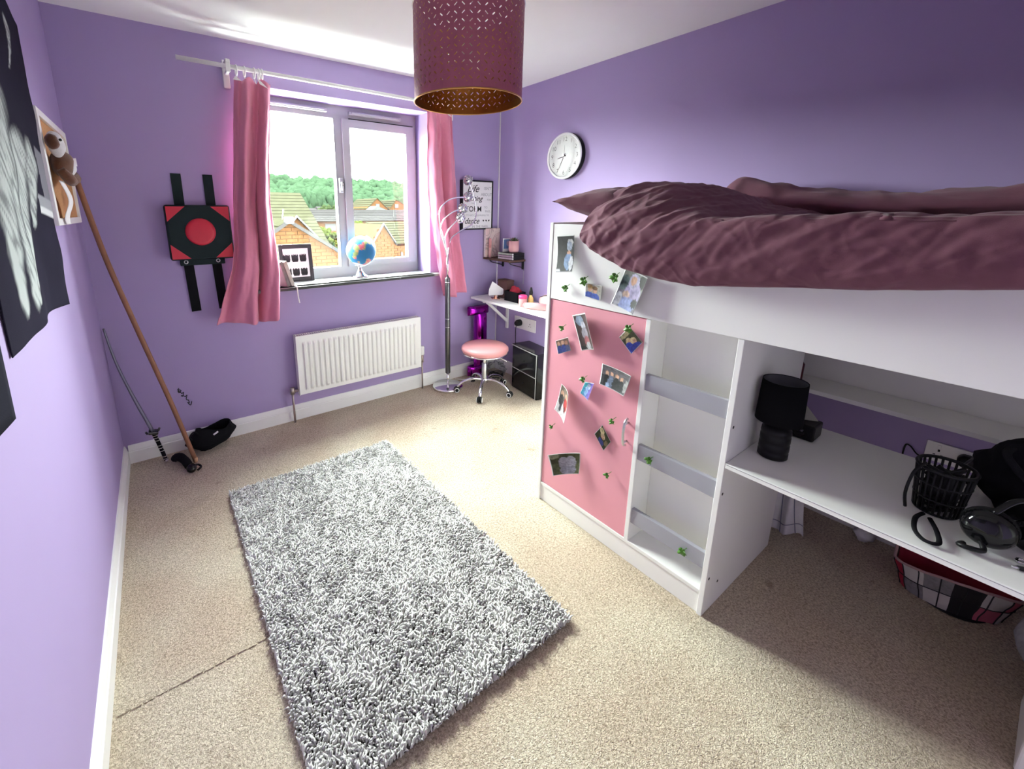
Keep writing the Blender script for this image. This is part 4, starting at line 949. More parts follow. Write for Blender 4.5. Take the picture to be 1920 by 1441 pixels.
nb = thing('marble_notebook', 'pink marbled notebook standing at the back of the wall shelf', 'notebook', (2.75, -.03, SZ))
MB().box((2.664, -.040, SZ+.001), (2.826, -.034, SZ+.250), .003).build('cover', MARB, nb)
MB().box((2.667, -.034, SZ+.004), (2.824, -.020, SZ+.246)).build('pages', PAPER, nb)
MB().box((2.664, -.020, SZ+.001), (2.826, -.015, SZ+.250), .003).build('cover', MARB, nb)
pt = thing('lip_gloss_tube', 'pale pink tube standing in front of the marbled notebook', 'tube', (2.690, -.070, SZ))
MB().lathe([(0, .001), (.0125, .001), (.0125, .085), (.0125, .086)], (2.690, -.070, SZ), 20).build('tube_body', PINKP, pt)
MB().lathe([(.0120, .086), (.0120, .150), (.009, .165), (0, .168)], (2.690, -.070, SZ), 20).build('cap', PINKS, pt)
CASE = [mat('pastel case spine', (.62, .55, .60), .4, var=.25, scale=60), mat('lilac case spine', (.45, .33, .42), .4, var=.4, scale=80), mat('green case spine', (.40, .48, .38), .4, var=.4, scale=80)]
for k in range(3):
    z0_ = SZ+.001+k*.0185
    c_ = thing('game_case', 'black backed game case lying on the wall shelf, ' + ('bottom', 'middle', 'top')[k] + ' of the stack of three', 'game case', (2.75, -.27, z0_), 0, 'game cases on the wall shelf')
    MB().box((2.702, -.355, z0_), (2.826, -.165, z0_+.0175), .002).build('case_body', BLACKP, c_)
    MB().box((2.697, -.343, z0_+.002), (2.7018, -.170, z0_+.0155)).build('case_spine', CASE[k], c_)
    MB().box((2.6972, -.3548, z0_+.001), (2.712, -.3435, z0_+.0165), .003).build('white_corner', PAPER, c_)
ip = thing('photo_card', 'white bordered instant photo in blue tones standing on the stacked cases', 'photo', (2.77, -.20, SZ+.056))
MB().box((2.730, -.192, SZ+.0565), (2.825, -.189, SZ+.170), .0005).build('white_card', PAPER, ip)
MB().grid(lambda u, v: (lerp(2.738, 2.817, u), -.1922, lerp(SZ+.160, SZ+.082, v)), 16, 16, colf=lambda u, v: (.12+.35*ell(u, v, .6, .45, .2, .3), .22+.12*ell(u, v, .6, .45, .2, .3), .45+.1*mnoise.noise(Vector((u*4, v*4, 0))))).build('picture', PRINT, ip)
pp = thing('potted_succulent', 'dark succulent in a pale pink pot on the stacked cases', 'plant', (2.768, -.285, SZ+.056))
MB().lathe([(0, .0005), (.034, .0005), (.041, .012), (.0435, .03), (.0435, .096), (.040, .096), (.040, .084), (0, .084)], (2.768, -.285, SZ+.0565), 32).build('pot', PINKP, pp)
MB().lathe([(0, .0), (.039, .0)], (2.768, -.285, SZ+.1425), 24, caps=False).build('soil', DARKWOOD, pp)
SUC = mat('succulent leaf', (.055, .075, .03), .45, var=.4, scale=40); SUC2 = mat('reddish succulent leaf', (.20, .06, .04), .45, var=.4, scale=40)
for ring, (nl_, tilt, ln) in enumerate(((9, 1.25, .046), (8, .85, .042), (5, .4, .034))):
    for k in range(nl_):
        a = 2*PI*k/nl_+ring*.35; d = Vector((math.cos(a)*math.sin(tilt), math.sin(a)*math.sin(tilt), math.cos(tilt)))
        b0 = Vector((2.768, -.285, SZ+.141))
        MB().tube([b0, b0+d*ln*.4, b0+d*ln*.75+Vector((0, 0, .004)), b0+d*ln+Vector((0, 0, .010))], [.004, .008, .007, .0008], 8, flat=.45).build('succulent_leaf', SUC2 if (k+ring) % 4 == 0 else SUC, pp)

# ------------------------------------------------------------------ narrow corner desk and what stands on it
DZ = .725
dk = thing('corner_desk', 'narrow white wall desk on white brackets beside the bed', 'desk', (2.68, -.5, DZ))
MB().box((2.525, -1.06, DZ-.020), (WX-.001, -.014, DZ), .003).build('desk_top', BOARD, dk)
for y_ in (-.165, -.93):
    b_ = MB(); b_.box((WX-.016, y_-.014, DZ-.30), (WX-.001, y_+.014, DZ-.021), .002); b_.box((2.55, y_-.014, DZ-.036), (WX-.016, y_+.014, DZ-.021), .002)
    b_.prism([(2.575, y_-.010, DZ-.036), (2.605, y_-.010, DZ-.036), (WX-.016, y_-.010, DZ-.215), (WX-.016, y_-.010, DZ-.245)], (0, .02, 0)); b_.build('bracket', TRIM, dk)
mr = thing('desk_mirror', 'small white faceted mirror on a copper foot on the narrow desk', 'mirror', (2.64, -.215, DZ), -.5)
hexp = [(-.062, .035), (-.058, .085), (-.030, .150), (.066, .082), (.066, .045), (.058, .032), (-.055, .028)]
MB().prism([(x, -.006, z) for x, z in hexp], (0, .010, 0)).build('mirror_plate', mat('mirror white', (.80, .79, .80), .12, var=0), mr, local=True)
m_ = MB(); m_.box((-.035, -.035, .001), (.035, .035, .006), .002); m_.box((-.012, .006, .005), (.012, .012, .05), .001); m_.box((-.006, -.016, .006), (.006, -.006, .030), .001); m_.build('copper_foot', mat('copper', (.75, .42, .32), .25, metal=1.), mr, local=True)
bxx = thing('wooden_box', 'dark brown wooden box standing behind the small mirror', 'box', (2.735, -.20, DZ))
b_ = MB(); b_.box((2.695, -.295, DZ+.001), (2.775, -.175, DZ+.160), .004); b_.build('box_body', mat('brown card', (.13, .065, .05), .5), bxx)
b_ = MB(); b_.box((2.693, -.297, DZ+.145), (2.777, -.173, DZ+.152), .001); b_.build('lid_band', DARKWOOD, bxx)
bk = thing('make_up_basket', 'black open basket with a red cloth in it on the narrow desk', 'basket', (2.70, -.39, DZ))
b_ = MB()
for a, b in (((2.655, -.470, DZ+.001), (2.745, -.310, DZ+.006)), ((2.655, -.470, DZ+.001), (2.661, -.310, DZ+.085)), ((2.739, -.470, DZ+.001), (2.745, -.310, DZ+.085)), ((2.655, -.470, DZ+.001), (2.745, -.464, DZ+.085)), ((2.655, -.316, DZ+.001), (2.745, -.310, DZ+.085))): b_.box(a, b, .001)
b_.build('basket_body', BLACKC, bk)
rc = MB(); rc.ball((2.700, -.392, DZ+.075), (.034, .060, .050), 22, 14, warp=.35, seed=4, wscale=14); tag(rc.build('red_cloth', mat('red cloth', (.30, .012, .03), .85)), 'crumpled red cloth filling the black basket', 'cloth')
jr = thing('candle_jar', 'small green candle in a glass jar on the narrow desk', 'candle', (2.675, -.52, DZ))
MB().lathe([(0, .001), (.028, .001), (.030, .004), (.030, .062), (0, .062)], (2.675, -.52, DZ), 28).build('green_wax', mat('green wax', (.33, .52, .40), .5), jr)
MB().lathe([(.0305, .001), (.0315, .003), (.0315, .078), (.030, .078)], (2.675, -.52, DZ), 28, caps=False).build('jar', CLEAR, jr)
MB().box((2.6415, -.536, DZ+.018), (2.6435, -.504, DZ+.048)).build('jar_label', PAPER, jr)
bt = thing('drink_bottle', 'pale pink bottle with a hot pink collar on the narrow desk', 'bottle', (2.612, -.575, DZ))
MB().lathe([(0, .001), (.030, .001), (.032, .006), (.032, .070), (.026, .082), (0, .084)], (2.612, -.575, DZ), 28).build('bottle_body', PINKP, bt)
MB().lathe([(.0335, .064), (.0335, .086), (.024, .092), (0, .092)], (2.612, -.575, DZ), 28).build('collar', HOTPINK, bt)
nv = thing('nail_varnish', 'small yellow bottle with a tall black cap behind the pink bottle', 'bottle', (2.668, -.605, DZ))
MB().lathe([(0, .001), (.020, .001), (.022, .006), (.022, .060), (.010, .085), (.010, .092), (0, .092)], (2.668, -.605, DZ), 20).build('bottle_body', mat('yellow bottle', (.75, .55, .18), .3), nv)
MB().lathe([(.011, .090), (.014, .095), (.016, .110), (.007, .150), (0, .152)], (2.668, -.605, DZ), 20).build('cap', BLACKP, nv)
ht_ = thing('hair_roll', 'blush pink padded roll lying on the narrow desk', 'hair roll', (2.60, -.69, DZ))
MB().tube([(2.575, -.640, DZ+.025), (2.600, -.70, DZ+.028), (2.64, -.80, DZ+.028)], [.022, .026, .024], 16).build('roll', PINKP, ht_)
MB().torus((2.575, -.642, DZ+.026), .016, .008, 'y', 18, 8).build('end_ring', PINKS, ht_)
ps = thing('pink_case', 'pink pouch with a dark zip behind the padded roll', 'pouch', (2.70, -.75, DZ))
MB().ball((2.725, -.745, DZ+.052), (.050, .095, .052), 22, 14, warp=.15, seed=8).build('pouch_body', PINKP, ps)
MB().tube(smoothpath([(2.690, -.68, DZ+.083), (2.705, -.74, DZ+.103), (2.705, -.80, DZ+.088)], 5), .004, 6).build('zip', BLACKP, ps)

def sock_plate(name, label, y0_, y1_, z0_, z1_, plug_y, left_plug=None):
    t = thing(name, label, 'socket', (WX, (y0_+y1_)/2, (z0_+z1_)/2))
    MB().box((WX-.010, y0_, z0_), (WX-.001, y1_, z1_), .002).build('face_plate', SOCKET, t)
    zc = (z0_+z1_)/2
    for yy in ((y0_+y1_)/2-(y1_-y0_)/4, (y0_+y1_)/2+(y1_-y0_)/4):
        s_ = MB(); s_.box((WX-.0108, yy-.003, zc+.004), (WX-.0099, yy+.003, zc+.014)); s_.box((WX-.0108, yy-.014, zc-.012), (WX-.0099, yy-.007, zc-.008)); s_.box((WX-.0108, yy+.007, zc-.012), (WX-.0099, yy+.014, zc-.008)); s_.build('pin_slots', BLACKP, t)
        MB().box((WX-.014, yy-.005, z1_-.022), (WX-.0098, yy+.005, z1_-.008), .001).build('switch', SOCKET, t)
    return t
sock_plate('wall_socket', 'white double wall socket under the narrow desk', -.515, -.262, .455, .562, 0)
pg = thing('black_plug', 'black plug in the double socket under the narrow desk', 'plug', (WX-.03, -.335, .512))
MB().lathe([(0, WX-.052), (.020, WX-.050), (.027, WX-.044), (.029, WX-.012), (0, WX-.0112)], (0, -.335, .512), 24, axis='x').build('plug_body', BLACKP, pg)
MB().ball((WX-.05, -.335, .508), (.018, .026, .022), 16, 10).build('adapter', BLACKP, pg)
MB().tube(smoothpath([(WX-.03, -.318, .490), (WX-.02, -.292, .45), (WX-.014, -.285, .36), (WX-.02, -.300, .22), (WX-.03, -.31, .115)], 6), .003, 6).build('flex', BLACKP, pg)

du = thing('drawer_unit', 'low gloss black two drawer unit under the narrow desk', 'drawers', (2.62, -.6, 0), 0)
A0 = Vector((2.648, -.438)); A1 = Vector((2.602, -.768)); dr_ = (A1-A0).normalized(); pn = Vector((-dr_.y, dr_.x))
if pn.x < 0: pn = -pn
du.location = (A0.x, A0.y, 0); ang_ = math.atan2(dr_.y, dr_.x); du.rotation_euler = (0, 0, ang_)
Ld = (A1-A0).length; sg = 1 if Vector((-math.sin(ang_), math.cos(ang_))).dot(pn) > 0 else -1
def D(name, x0, x1, y0_, y1_, z0_, z1_, m_, par=None, bev=.002): return MB().box((x0, sg*y0_, z0_), (x1, sg*y1_, z1_), bev).build(name, m_, par or du, local=True)
D('carcass', 0, Ld, .004, .170, .001, .368, BLACKG); D('top_board', -.002, Ld+.002, -.002, .172, .368, .380, BLACKG)
for z0_, z1_ in ((.010, .176), (.190, .362)):
    q = D('drawer_front', .012, Ld-.012, -.006, .004, z0_, z1_, BLACKG); MB().ball((Ld/2, sg*-.009, (z0_+z1_)/2), .006, 10, 8).build('knob', BLACKP, q, local=True)
EDG = mat('silver edge strip', (.5, .5, .5), .3, metal=.6)
D('edge_strip', -.002, Ld+.002, -.0075, -.0045, .3675, .3765, EDG); D('edge_strip', .010, Ld-.010, -.0075, -.0055, .179, .186, EDG); D('edge_strip', Ld-.008, Ld, -.0075, -.0045, .01, .37, EDG)

# ------------------------------------------------------------------ foil balloon, floor lamp, stool
fbn = thing('foil_balloon', 'shiny purple foil letter balloon standing in the corner behind the stool', 'balloon', (2.57, -.09, 0))
def foil(x0, x1, z0_, z1_, d, seed):
    def mk(sg_):
        def fn(u, v):
            a, b = u*2-1, v*2-1; h_ = max(0, (1-abs(a)**3)*(1-abs(b)**4))**.5
            w = .05*math.sin(b*22+seed)*max(0, abs(a)-.5)+.03*math.sin(a*16+seed)*max(0, abs(b)-.7)
            return (lerp(x0, x1, u), -.092+sg_*d*h_*(1+w), lerp(z0_, z1_, v))
        return fn
    m = MB(); m.grid(mk(1), 24, 40); m.grid(mk(-1), 24, 40); return m
foil(2.512, 2.636, .075, .640, .052, 1).build('upright', FOIL, fbn)
foil(2.435, 2.660, .575, .655, .046, 2).build('top_bar', FOIL, fbn)
foil(2.440, 2.640, .022, .115, .046, 3).build('foot_bar', FOIL, fbn)
MB().prism([(2.53, -.095, .03), (2.55, -.095, .03), (2.545, -.095, .002), (2.535, -.095, .002)], (0, .002, 0)).build('valve_tail', FOIL, fbn)

lp = thing('floor_lamp', 'chrome floor lamp with five curved arms and crystal ball heads', 'floor lamp', (2.185, -.155, 0))
lx, ly = 2.185, -.155
MB().lathe([(0, .001), (.125, .001), (.127, .006), (.127, .020), (.122, .025), (0, .027)], (lx, ly, 0), 48).build('base', CHROME, lp)
MB().lathe([(.0085, .026), (.0085, .13)], (lx, ly, 0), 16).build('lower_stem', CHROME, lp)
MB().lathe([(.0, .125), (.013, .126), (.021, .135), (.021, .42), (.0215, .47), (.021, .50), (.021, .93), (.016, .94), (.0, .941)], (lx, ly, 0), 20).build('pole_sleeve', DARKMET, lp)
for z_ in (.53, .60, .90): MB().torus((lx, ly, z_), .0205, .003, 'z', 20, 6).build('pole_ring', CHROME, lp)
MB().tube([(lx, ly, .94), (lx+.002, ly, 1.12)], .010, 12).build('upper_stem', CHROME, lp)
ARMS = [([(lx, ly, 1.11), (2.150, ly, 1.25), (2.105, ly-.01, 1.38), (2.115, ly-.02, 1.48), (2.20, ly-.03, 1.545), (2.335, ly-.04, 1.560)], (2.352, ly-.04, 1.562)),
        ([(lx, ly, 1.10), (2.155, ly, 1.20), (2.110, ly-.015, 1.305), (2.130, ly-.03, 1.39), (2.200, ly-.045, 1.445), (2.275, ly-.05, 1.470)], (2.295, ly-.05, 1.474)),
        ([(lx, ly, 1.09), (2.170, ly-.005, 1.17), (2.150, ly-.02, 1.25), (2.180, ly-.03, 1.32), (2.235, ly-.04, 1.375), (2.262, ly-.045, 1.395)], (2.278, ly-.045, 1.402)),
        ([(lx, ly, 1.11), (2.200, ly, 1.19), (2.230, ly, 1.255), (2.320, ly, 1.305), (2.420, ly, 1.350), (2.462, ly, 1.42), (2.458, ly, 1.50), (2.425, ly, 1.61), (2.392, ly, 1.672)], (2.382, ly, 1.690)),
        ([(lx, ly, 1.10), (2.192, ly-.01, 1.17), (2.196, ly-.03, 1.24), (2.235, ly-.05, 1.30), (2.280, ly-.065, 1.36)], None)]
CRYS = mat('faceted crystal glass', (.72, .72, .74), .12, metal=.85, var=.35, scale=90)
for pts, hdp in ARMS:
    if hdp is None: continue
    MB().tube(smoothpath(pts, 8), .0062, 8).build('arm', CHROME, lp)
    c_ = Vector(hdp); hm = MB()
    # wire-bound crystal ball: small facets around a core
    hm.ball(c_, .030, 14, 10)
    for i in range(60):
        th = math.acos(1-2*(i+.5)/60); ph = i*2.39996; d = Vector((math.sin(th)*math.cos(ph), math.sin(th)*math.sin(ph), math.cos(th)))
        p = c_+d*.034; hm.box(p-Vector((.005, .005, .005)), p+Vector((.005, .005, .005)), 0, rot=(th, 0, ph))
    hm.build('crystal_head', CRYS, lp)
    d = (c_-Vector(pts[-2])).normalized(); MB().cyl(c_-d*.034, c_-d*.020, .012, .018, 14).build('head_cup', CHROME, lp)

sx0, sy0 = 2.385, -.395
stl = thing('swivel_stool', 'pink padded swivel stool with chrome legs and five castors', 'stool', (sx0, sy0, 0))
MB().lathe([(0, .345), (.155, .346), (.180, .352), (.190, .368), (.189, .384), (.176, .398), (.137, .405), (0, .408)], (sx0, sy0, 0), 48).build('seat', PINKS, stl)
MB().lathe([(0, .335), (.175, .335), (.185, .339), (.187, .347), (.180, .350), (0, .350)], (sx0, sy0, 0), 48).build('seat_rim', CHROME, stl)
MB().lathe([(.014, .20), (.014, .335), (.0, .335)], (sx0, sy0, 0), 18).build('gas_lift', CHROME, stl)
MB().lathe([(.0, .095), (.020, .095), (.022, .10), (.022, .245), (.019, .25), (.0145, .252)], (sx0, sy0, 0), 20).build('lift_sleeve', SILVER, stl)
MB().lathe([(.0, .085), (.030, .086), (.033, .095), (.033, .120), (.026, .126), (0, .127)], (sx0, sy0, 0), 20).build('hub', CHROME, stl)
MB().tube(smoothpath([(sx0+.02, sy0-.01, .325), (sx0+.06, sy0-.05, .315), (sx0+.11, sy0-.11, .285), (sx0+.125, sy0-.128, .272)], 4), .0045, 8).build('height_lever', CHROME, stl)
for k in range(5):
    a = math.radians(150+72*k); d = Vector((math.cos(a), math.sin(a), 0)); c0 = Vector((sx0, sy0, 0)); sd = Vector((-d.y, d.x, 0))
    MB().tube(smoothpath([c0+d*.02+Vector((0, 0, .108)), c0+d*.09+Vector((0, 0, .118)), c0+d*.17+Vector((0, 0, .095)), c0+d*.212+Vector((0, 0, .062)), c0+d*.218+Vector((0, 0, .050))], 6), [.015]*8+[.014]*10+[.012]*7, 10, flat=.8).build('leg', CHROME, stl)
    cs_ = MB(); cp_ = c0+d*.228+Vector((0, 0, .0255))
    for s_ in (-1, 1): cs_.cyl(cp_+sd*s_*.007, cp_+sd*s_*.019, .0245, .0225, 24)
    cs_.cyl(cp_-sd*.008, cp_+sd*.008, .015, n=16); cs_.ball(cp_+Vector((0, 0, .012))-d*.008, (.018, .018, .020), 12, 8)
    ct = cs_.build('castor', BLACKP, stl)
    rg = MB()
    for s_ in (-1, 1):
        c2 = cp_+sd*s_*.0195; rg.tube([c2+(d*math.cos(t)+Vector((0, 0, 1))*math.sin(t))*.0175 for t in [i*2*PI/24 for i in range(24)]], .0032, 6, closed=True)
    rg.build('white_ring', TRIM, ct)

cbg = thing('clear_bag', 'crumpled clear plastic bag of cables on the carpet behind the stool', 'bag', (2.66, -.22, 0))
o = MB(); o.ball((2.665, -.215, .075), (.075, .085, .082), 30, 20, warp=.55, seed=6, wscale=16); 
for i, v in enumerate(o.v):
    if v[2] < .003: o.v[i] = (v[0], v[1], .003)
o.build('bag_film', CLEAR, cbg)
cbm = MB()
for k in range(5):
    cbm.tube([Vector((2.665+.045*math.cos(t*1.0+k)+.01*math.sin(3*t), -.215+.05*math.sin(t+k*.4), .012+.01*k+.008*math.sin(2*t+k))) for t in [i*.35 for i in range(18)]], .0032, 6)
cbm.build('cable_coil', BLACKP, cbg)
tag(MB().tube(smoothpath([(2.33, -.05, .008), (2.40, -.10, .005), (2.46, -.14, .006), (2.50, -.20, .005), (2.56, -.235, .006)], 6), .0032, 6).build('white_cable', TRIM), 'thin white cable lying on the carpet below the foil balloon', 'cable')

# ------------------------------------------------------------------ on the window sill
SLZ = .9655
gb = thing('desk_globe', 'blue globe on a silver stand on the window sill', 'globe', (1.555, .075, SLZ))
gc_ = Vector((1.560, .075, 1.166)); gr_ = .108
def globe_col(d):
    lon, lat = math.atan2(d.y, d.x), d.z
    n = mnoise.noise(Vector((d.x*2.0+.3, d.y*2.0+1.2, d.z*1.6+.5)))+.3*mnoise.noise(d*5)
    if abs(lat) > .93: return (.75, .78, .8)
    if n > .16:
        t = mnoise.noise(d*4+Vector((5, 5, 5)))
        return (.55, .14, .18) if t > .15 else (.55, .36, .16) if t > -.1 else (.28, .36, .14)
    return (.035, .18, .36)
MB().ball(gc_, gr_, 64, 48, colf=globe_col, rot=(0, .35, .3)).build('sphere', mat_attr('globe print', .45, .15), gb)
arc = []
ax_ = Vector((.40, -.02, .917)).normalized(); side = Vector((.917, 0, -.40))
for i in range(25):
    t = PI*i/24; arc.append(gc_+(ax_*math.cos(t)+side*math.sin(t))*(gr_+.010))
MB().tube(arc, .005, 8, flat=.5).build('meridian_arm', SILVER, gb)
MB().lathe([(0, .0005), (.060, .0005), (.062, .004), (.062, .013), (.057, .017), (.040, .026), (.018, .050), (.010, .072), (.009, .086), (0, .088)], (1.545, .075, SLZ), 40).build('stand', CHROME, gb)
MB().tube([(1.545, .075, SLZ+.084), (1.530, .075, SLZ+.092)], .008, 8).build('neck', SILVER, gb)
pf = thing('framed_photo', 'black framed photo of six small silhouettes leaning on the window', 'photo frame', (1.11, .155, SLZ)); pf.rotation_euler = (-.14, 0, -.05)
fw_, fh_ = .225, .262; FRM = mat('charcoal frame', (.035, .034, .036), .4)
for a, b in (((-fw_/2, -.008, 0), (-fw_/2+.026, .008, fh_)), ((fw_/2-.026, -.008, 0), (fw_/2, .008, fh_)), ((-fw_/2+.026, -.008, 0), (fw_/2-.026, .008, .030)), ((-fw_/2+.026, -.008, fh_-.030), (fw_/2-.026, .008, fh_))):
    MB().box(a, b, .002).build('frame_strip', FRM, pf, local=True)
MB().box((-fw_/2+.02, -.002, .02), (fw_/2-.02, .004, fh_-.02)).build('photo_sheet', PAPER, pf, local=True)
fg = MB()
for r in range(2):
    for c in range(3):
        x, z = -.062+c*.055, .062+(1-r)*.098
        for q in range(4):
            xx = x-.017+q*.011; fg.prism([(xx-.006, -.0026, z-.012), (xx+.006, -.0026, z-.012), (xx+.007, -.0026, z+.020+.006*(q % 2)), (xx, -.0026, z+.034), (xx-.007, -.0026, z+.018+.006*((q+1) % 2))], (0, -.0003, 0))
        fg.prism([(x-.018, -.0026, z-.022), (x+.018, -.0026, z-.022), (x+.024, -.0026, z), (x-.024, -.0026, z)], (0, -.0003, 0))
fg.build('silhouettes', INK, pf, local=True)
for k, (cx, colr, lab, rr) in enumerate(((1.0, (.42, .38, .33), 'thin pale book leaning on the photo frame on the sill', -.30), (.972, (.16, .14, .13), 'thin dark book behind the curtain edge on the sill', -.30))):
    bk_ = thing('book', lab, 'book', (cx, .005-.01*k, SLZ), .25, 'books on the window sill'); bk_.rotation_euler = (0, rr, .45)
    CV = mat('book cover %d' % k, colr, .5, var=.3, scale=40)
    MB().box((-.013, -.055, .0045), (-.0105, .055, .178), .001).build('cover', CV, bk_, local=True); MB().box((.0105, -.055, .0045), (.013, .055, .178), .001).build('cover', CV, bk_, local=True)
    MB().box((-.0105, -.0555, .0045), (.0105, -.053, .178), .0005).build('spine', CV, bk_, local=True); MB().box((-.0104, -.053, .006), (.0104, .053, .176)).build('pages', PAPER, bk_, local=True)

# ------------------------------------------------------------------ on and under the bed desk
BZ = .6305
tl_ = thing('table_lamp', 'black table lamp with a drum shade on the bed desk', 'table lamp', (1.950, -2.492, BZ))
lx2, ly2 = 1.950, -2.492
MB().lathe([(0, .001), (.040, .001), (.043, .004), (.043, .020), (.041, .025), (.043, .030), (.043, .050), (.041, .055), (.043, .060), (.043, .080), (.041, .085), (.043, .09), (.042, .104), (.028, .116), (0, .118)], (lx2, ly2, BZ), 36).build('ribbed_base', BLACKP, tl_)
MB().lathe([(.010, .116), (.010, .150), (0, .151)], (lx2, ly2, BZ), 14).build('neck', SOCKET, tl_)
SB, SH = BZ+.132, BZ+.275
MB().lathe([(.066, SB), (.062, SH), (.0605, SH), (.0645, SB), (.066, SB)], (lx2, ly2, 0), 48, caps=False).build('lamp_shade', BLACKF, tl_)
MB().lathe([(.0602, SH-.002), (.0640, SB+.001)], (lx2, ly2, 0), 48, caps=False).build('shade_lining', GREYL, tl_)
MB().lathe([(0, .150), (.018, .155), (.024, .175), (.020, .195), (0, .205)], (lx2, ly2, BZ), 18).build('bulb', SOCKET, tl_)
r_ = MB()
for k in range(3):
    a = k*2*PI/3; r_.tube([(lx2, ly2, SB+.02), (lx2+.0635*math.cos(a), ly2+.0635*math.sin(a), SB+.012)], .0018, 6)
r_.build('shade_carrier', SILVER, tl_)
bxk = thing('small_speaker', 'small black box at the back of the bed desk behind the table lamp', 'box', (2.20, -2.50, BZ))
MB().box((2.16, -2.545, BZ+.001), (2.25, -2.455, BZ+.060), .006).build('box_body', BLACKP, bxk); MB().tube([(2.159, -2.50, BZ+.03), (2.157, -2.50, BZ+.03)], .018, 20).build('speaker_ring', BLACKG, bxk)
cl_ = MB().prism([(2.175, -2.46, BZ+.062), (2.23, -2.535, BZ+.062), (2.22, -2.475, BZ+.135)], (.012, .010, 0)).build('folded_card', mat('grey card', (.30, .29, .26), .8)); tag(cl_, 'grey folded card standing on the small black box', 'card')
for k, (x, y_, col_, lab) in enumerate(((2.45, -2.330, (.035, .012, .012), 'dark bottle on the bed shelf nearest the divider'), (2.455, -2.385, (.10, .02, .03), 'dark red bottle on the bed shelf above the table lamp'))):
    b_ = thing('small_bottle', lab, 'bottle', (x, y_, .7535), 0, 'bottles on the bed shelf')
    MB().lathe([(0, .0005), (.020, .0005), (.022, .004), (.022, .075), (.012, .09), (.012, .098), (0, .098)], (x, y_, .7535), 20).build('bottle_body', mat('bottle glass %d' % k, col_, .25), b_)
    MB().lathe([(.0135, .096), (.0135, .120), (0, .121)], (x, y_, .7535), 16).build('cap', BLACKP, b_)
sock_plate('wall_socket', 'white double wall socket above the bed desk with a black plug', -2.905, -2.757, .445, .528, 0)
p2 = thing('black_plug', 'black plug in the wall socket behind the bed desk', 'plug', (WX-.03, -2.872, .49))
MB().lathe([(0, WX-.048), (.018, WX-.046), (.024, WX-.040), (.026, WX-.012), (0, WX-.0112)], (0, -2.870, .490), 24, axis='x').build('plug_body', BLACKP, p2)
MB().tube(smoothpath([(WX-.03, -2.865, .468), (WX-.08, -2.87, .50), (2.60, -2.90, .60), (2.40, -2.95, .645), (2.28, -2.98, .640)], 8), .004, 8).build('flex', BLACKP, p2)
tag(MB().tube(smoothpath([(WX-.006, -2.70, .38), (WX-.006, -2.700, .47), (WX-.008, -2.715, .478), (WX-.016, -2.74, .455), (WX-.016, -2.765, .452)], 6), .003, 6).build('charger_cable', BLACKP), 'thin black cable rising to the wall socket behind the bed desk', 'cable')
bpk = thing('black_backpack', 'black backpack slumped at the far side of the bed desk', 'backpack', (2.14, -3.13, BZ))
o = MB(); o.ball((2.18, -3.035, BZ+.105), (.13, .135, .115), 36, 24, warp=.3, seed=3, wscale=10)
for i, v in enumerate(o.v):
    if v[2] < BZ+.002: o.v[i] = (v[0], v[1], BZ+.002)
o.build('bag_body', BLACKC, bpk)
MB().tube(smoothpath([(2.12, -2.96, BZ+.20), (2.06, -2.955, BZ+.19), (2.045, -3.02, BZ+.12), (2.06, -3.06, BZ+.07)], 6), .009, 8, flat=.4).build('shoulder_strap', BLACKC, bpk)
MB().tube(smoothpath([(2.14, -3.03, BZ+.215), (2.13, -2.98, BZ+.25), (2.16, -2.99, BZ+.255), (2.20, -3.05, BZ+.22)], 6), .006, 8).build('grab_handle', BLACKC, bpk)
wb_ = thing('wire_basket', 'black wire basket tangled with cables on the bed desk', 'basket', (2.02, -2.92, BZ))
wm = MB()
for z_, r_1, r_2 in ((.004, .048, .044), (.045, .053, .049), (.090, .058, .053), (.132, .062, .056)): wm.tube([(2.01+r_1*math.cos(t), -2.865+r_2*math.sin(t), BZ+z_) for t in [i*2*PI/32 for i in range(32)]], .0045 if z_ > .13 else .003, 6, closed=True)
for k in range(26):
    t = k*2*PI/26; wm.tube([(2.01+.048*math.cos(t), -2.865+.044*math.sin(t), BZ+.004), (2.01+.062*math.cos(t), -2.865+.056*math.sin(t), BZ+.132)], .0028, 6)
wm.build('wire_frame', BLACKP, wb_)
cm = MB()
for k in range(6): cm.tube([Vector((2.01+(.034+.006*math.sin(k))*math.cos(t+k), -2.865+.032*math.sin(t+k*.7), BZ+.012+.022*k+.010*math.sin(2*t+k))) for t in [i*.4 for i in range(17)]], .0045, 6)
cm.ball((2.01, -2.865, BZ+.066), (.040, .036, .058), 20, 14, warp=.35, seed=31, wscale=14); cm.build('cable_tangle', BLACKP, wb_)
tag(MB().tube(smoothpath([(1.965, -2.83, BZ+.145), (1.935, -2.815, BZ+.12), (1.925, -2.81, BZ+.06), (1.94, -2.815, BZ+.01)], 8), .004, 6).build('charger_lead', BLACKP), 'black lead looping out of the wire basket to the desk', 'cable')
hs = thing('headphones', 'gloss black over ear headphones lying on the bed desk', 'headphones', (1.90, -2.985, BZ))
MB().lathe([(0, -.030), (.022, -.028), (.038, -.020), (.046, -.006), (.047, .006), (.040, .012), (0, .013)], (1.895, -2.960, BZ+.055), 36, axis='x').build('ear_cup', BLACKG, hs)
MB().torus((1.914, -2.960, BZ+.055), .036, .0125, 'x', 32, 10).build('ear_cushion', BLACKP, hs)
MB().lathe([(0, -.026), (.022, -.024), (.036, -.016), (.042, -.004), (.042, .006), (0, .012)], (1.955, -3.03, BZ+.047), 36, axis='x').build('ear_cup', BLACKG, hs)
MB().tube(smoothpath([(1.897, -2.960, BZ+.100), (1.93, -2.99, BZ+.138), (1.975, -3.04, BZ+.132), (1.960, -3.035, BZ+.092)], 8), .008, 10, flat=.5).build('head_band', BLACKG, hs)
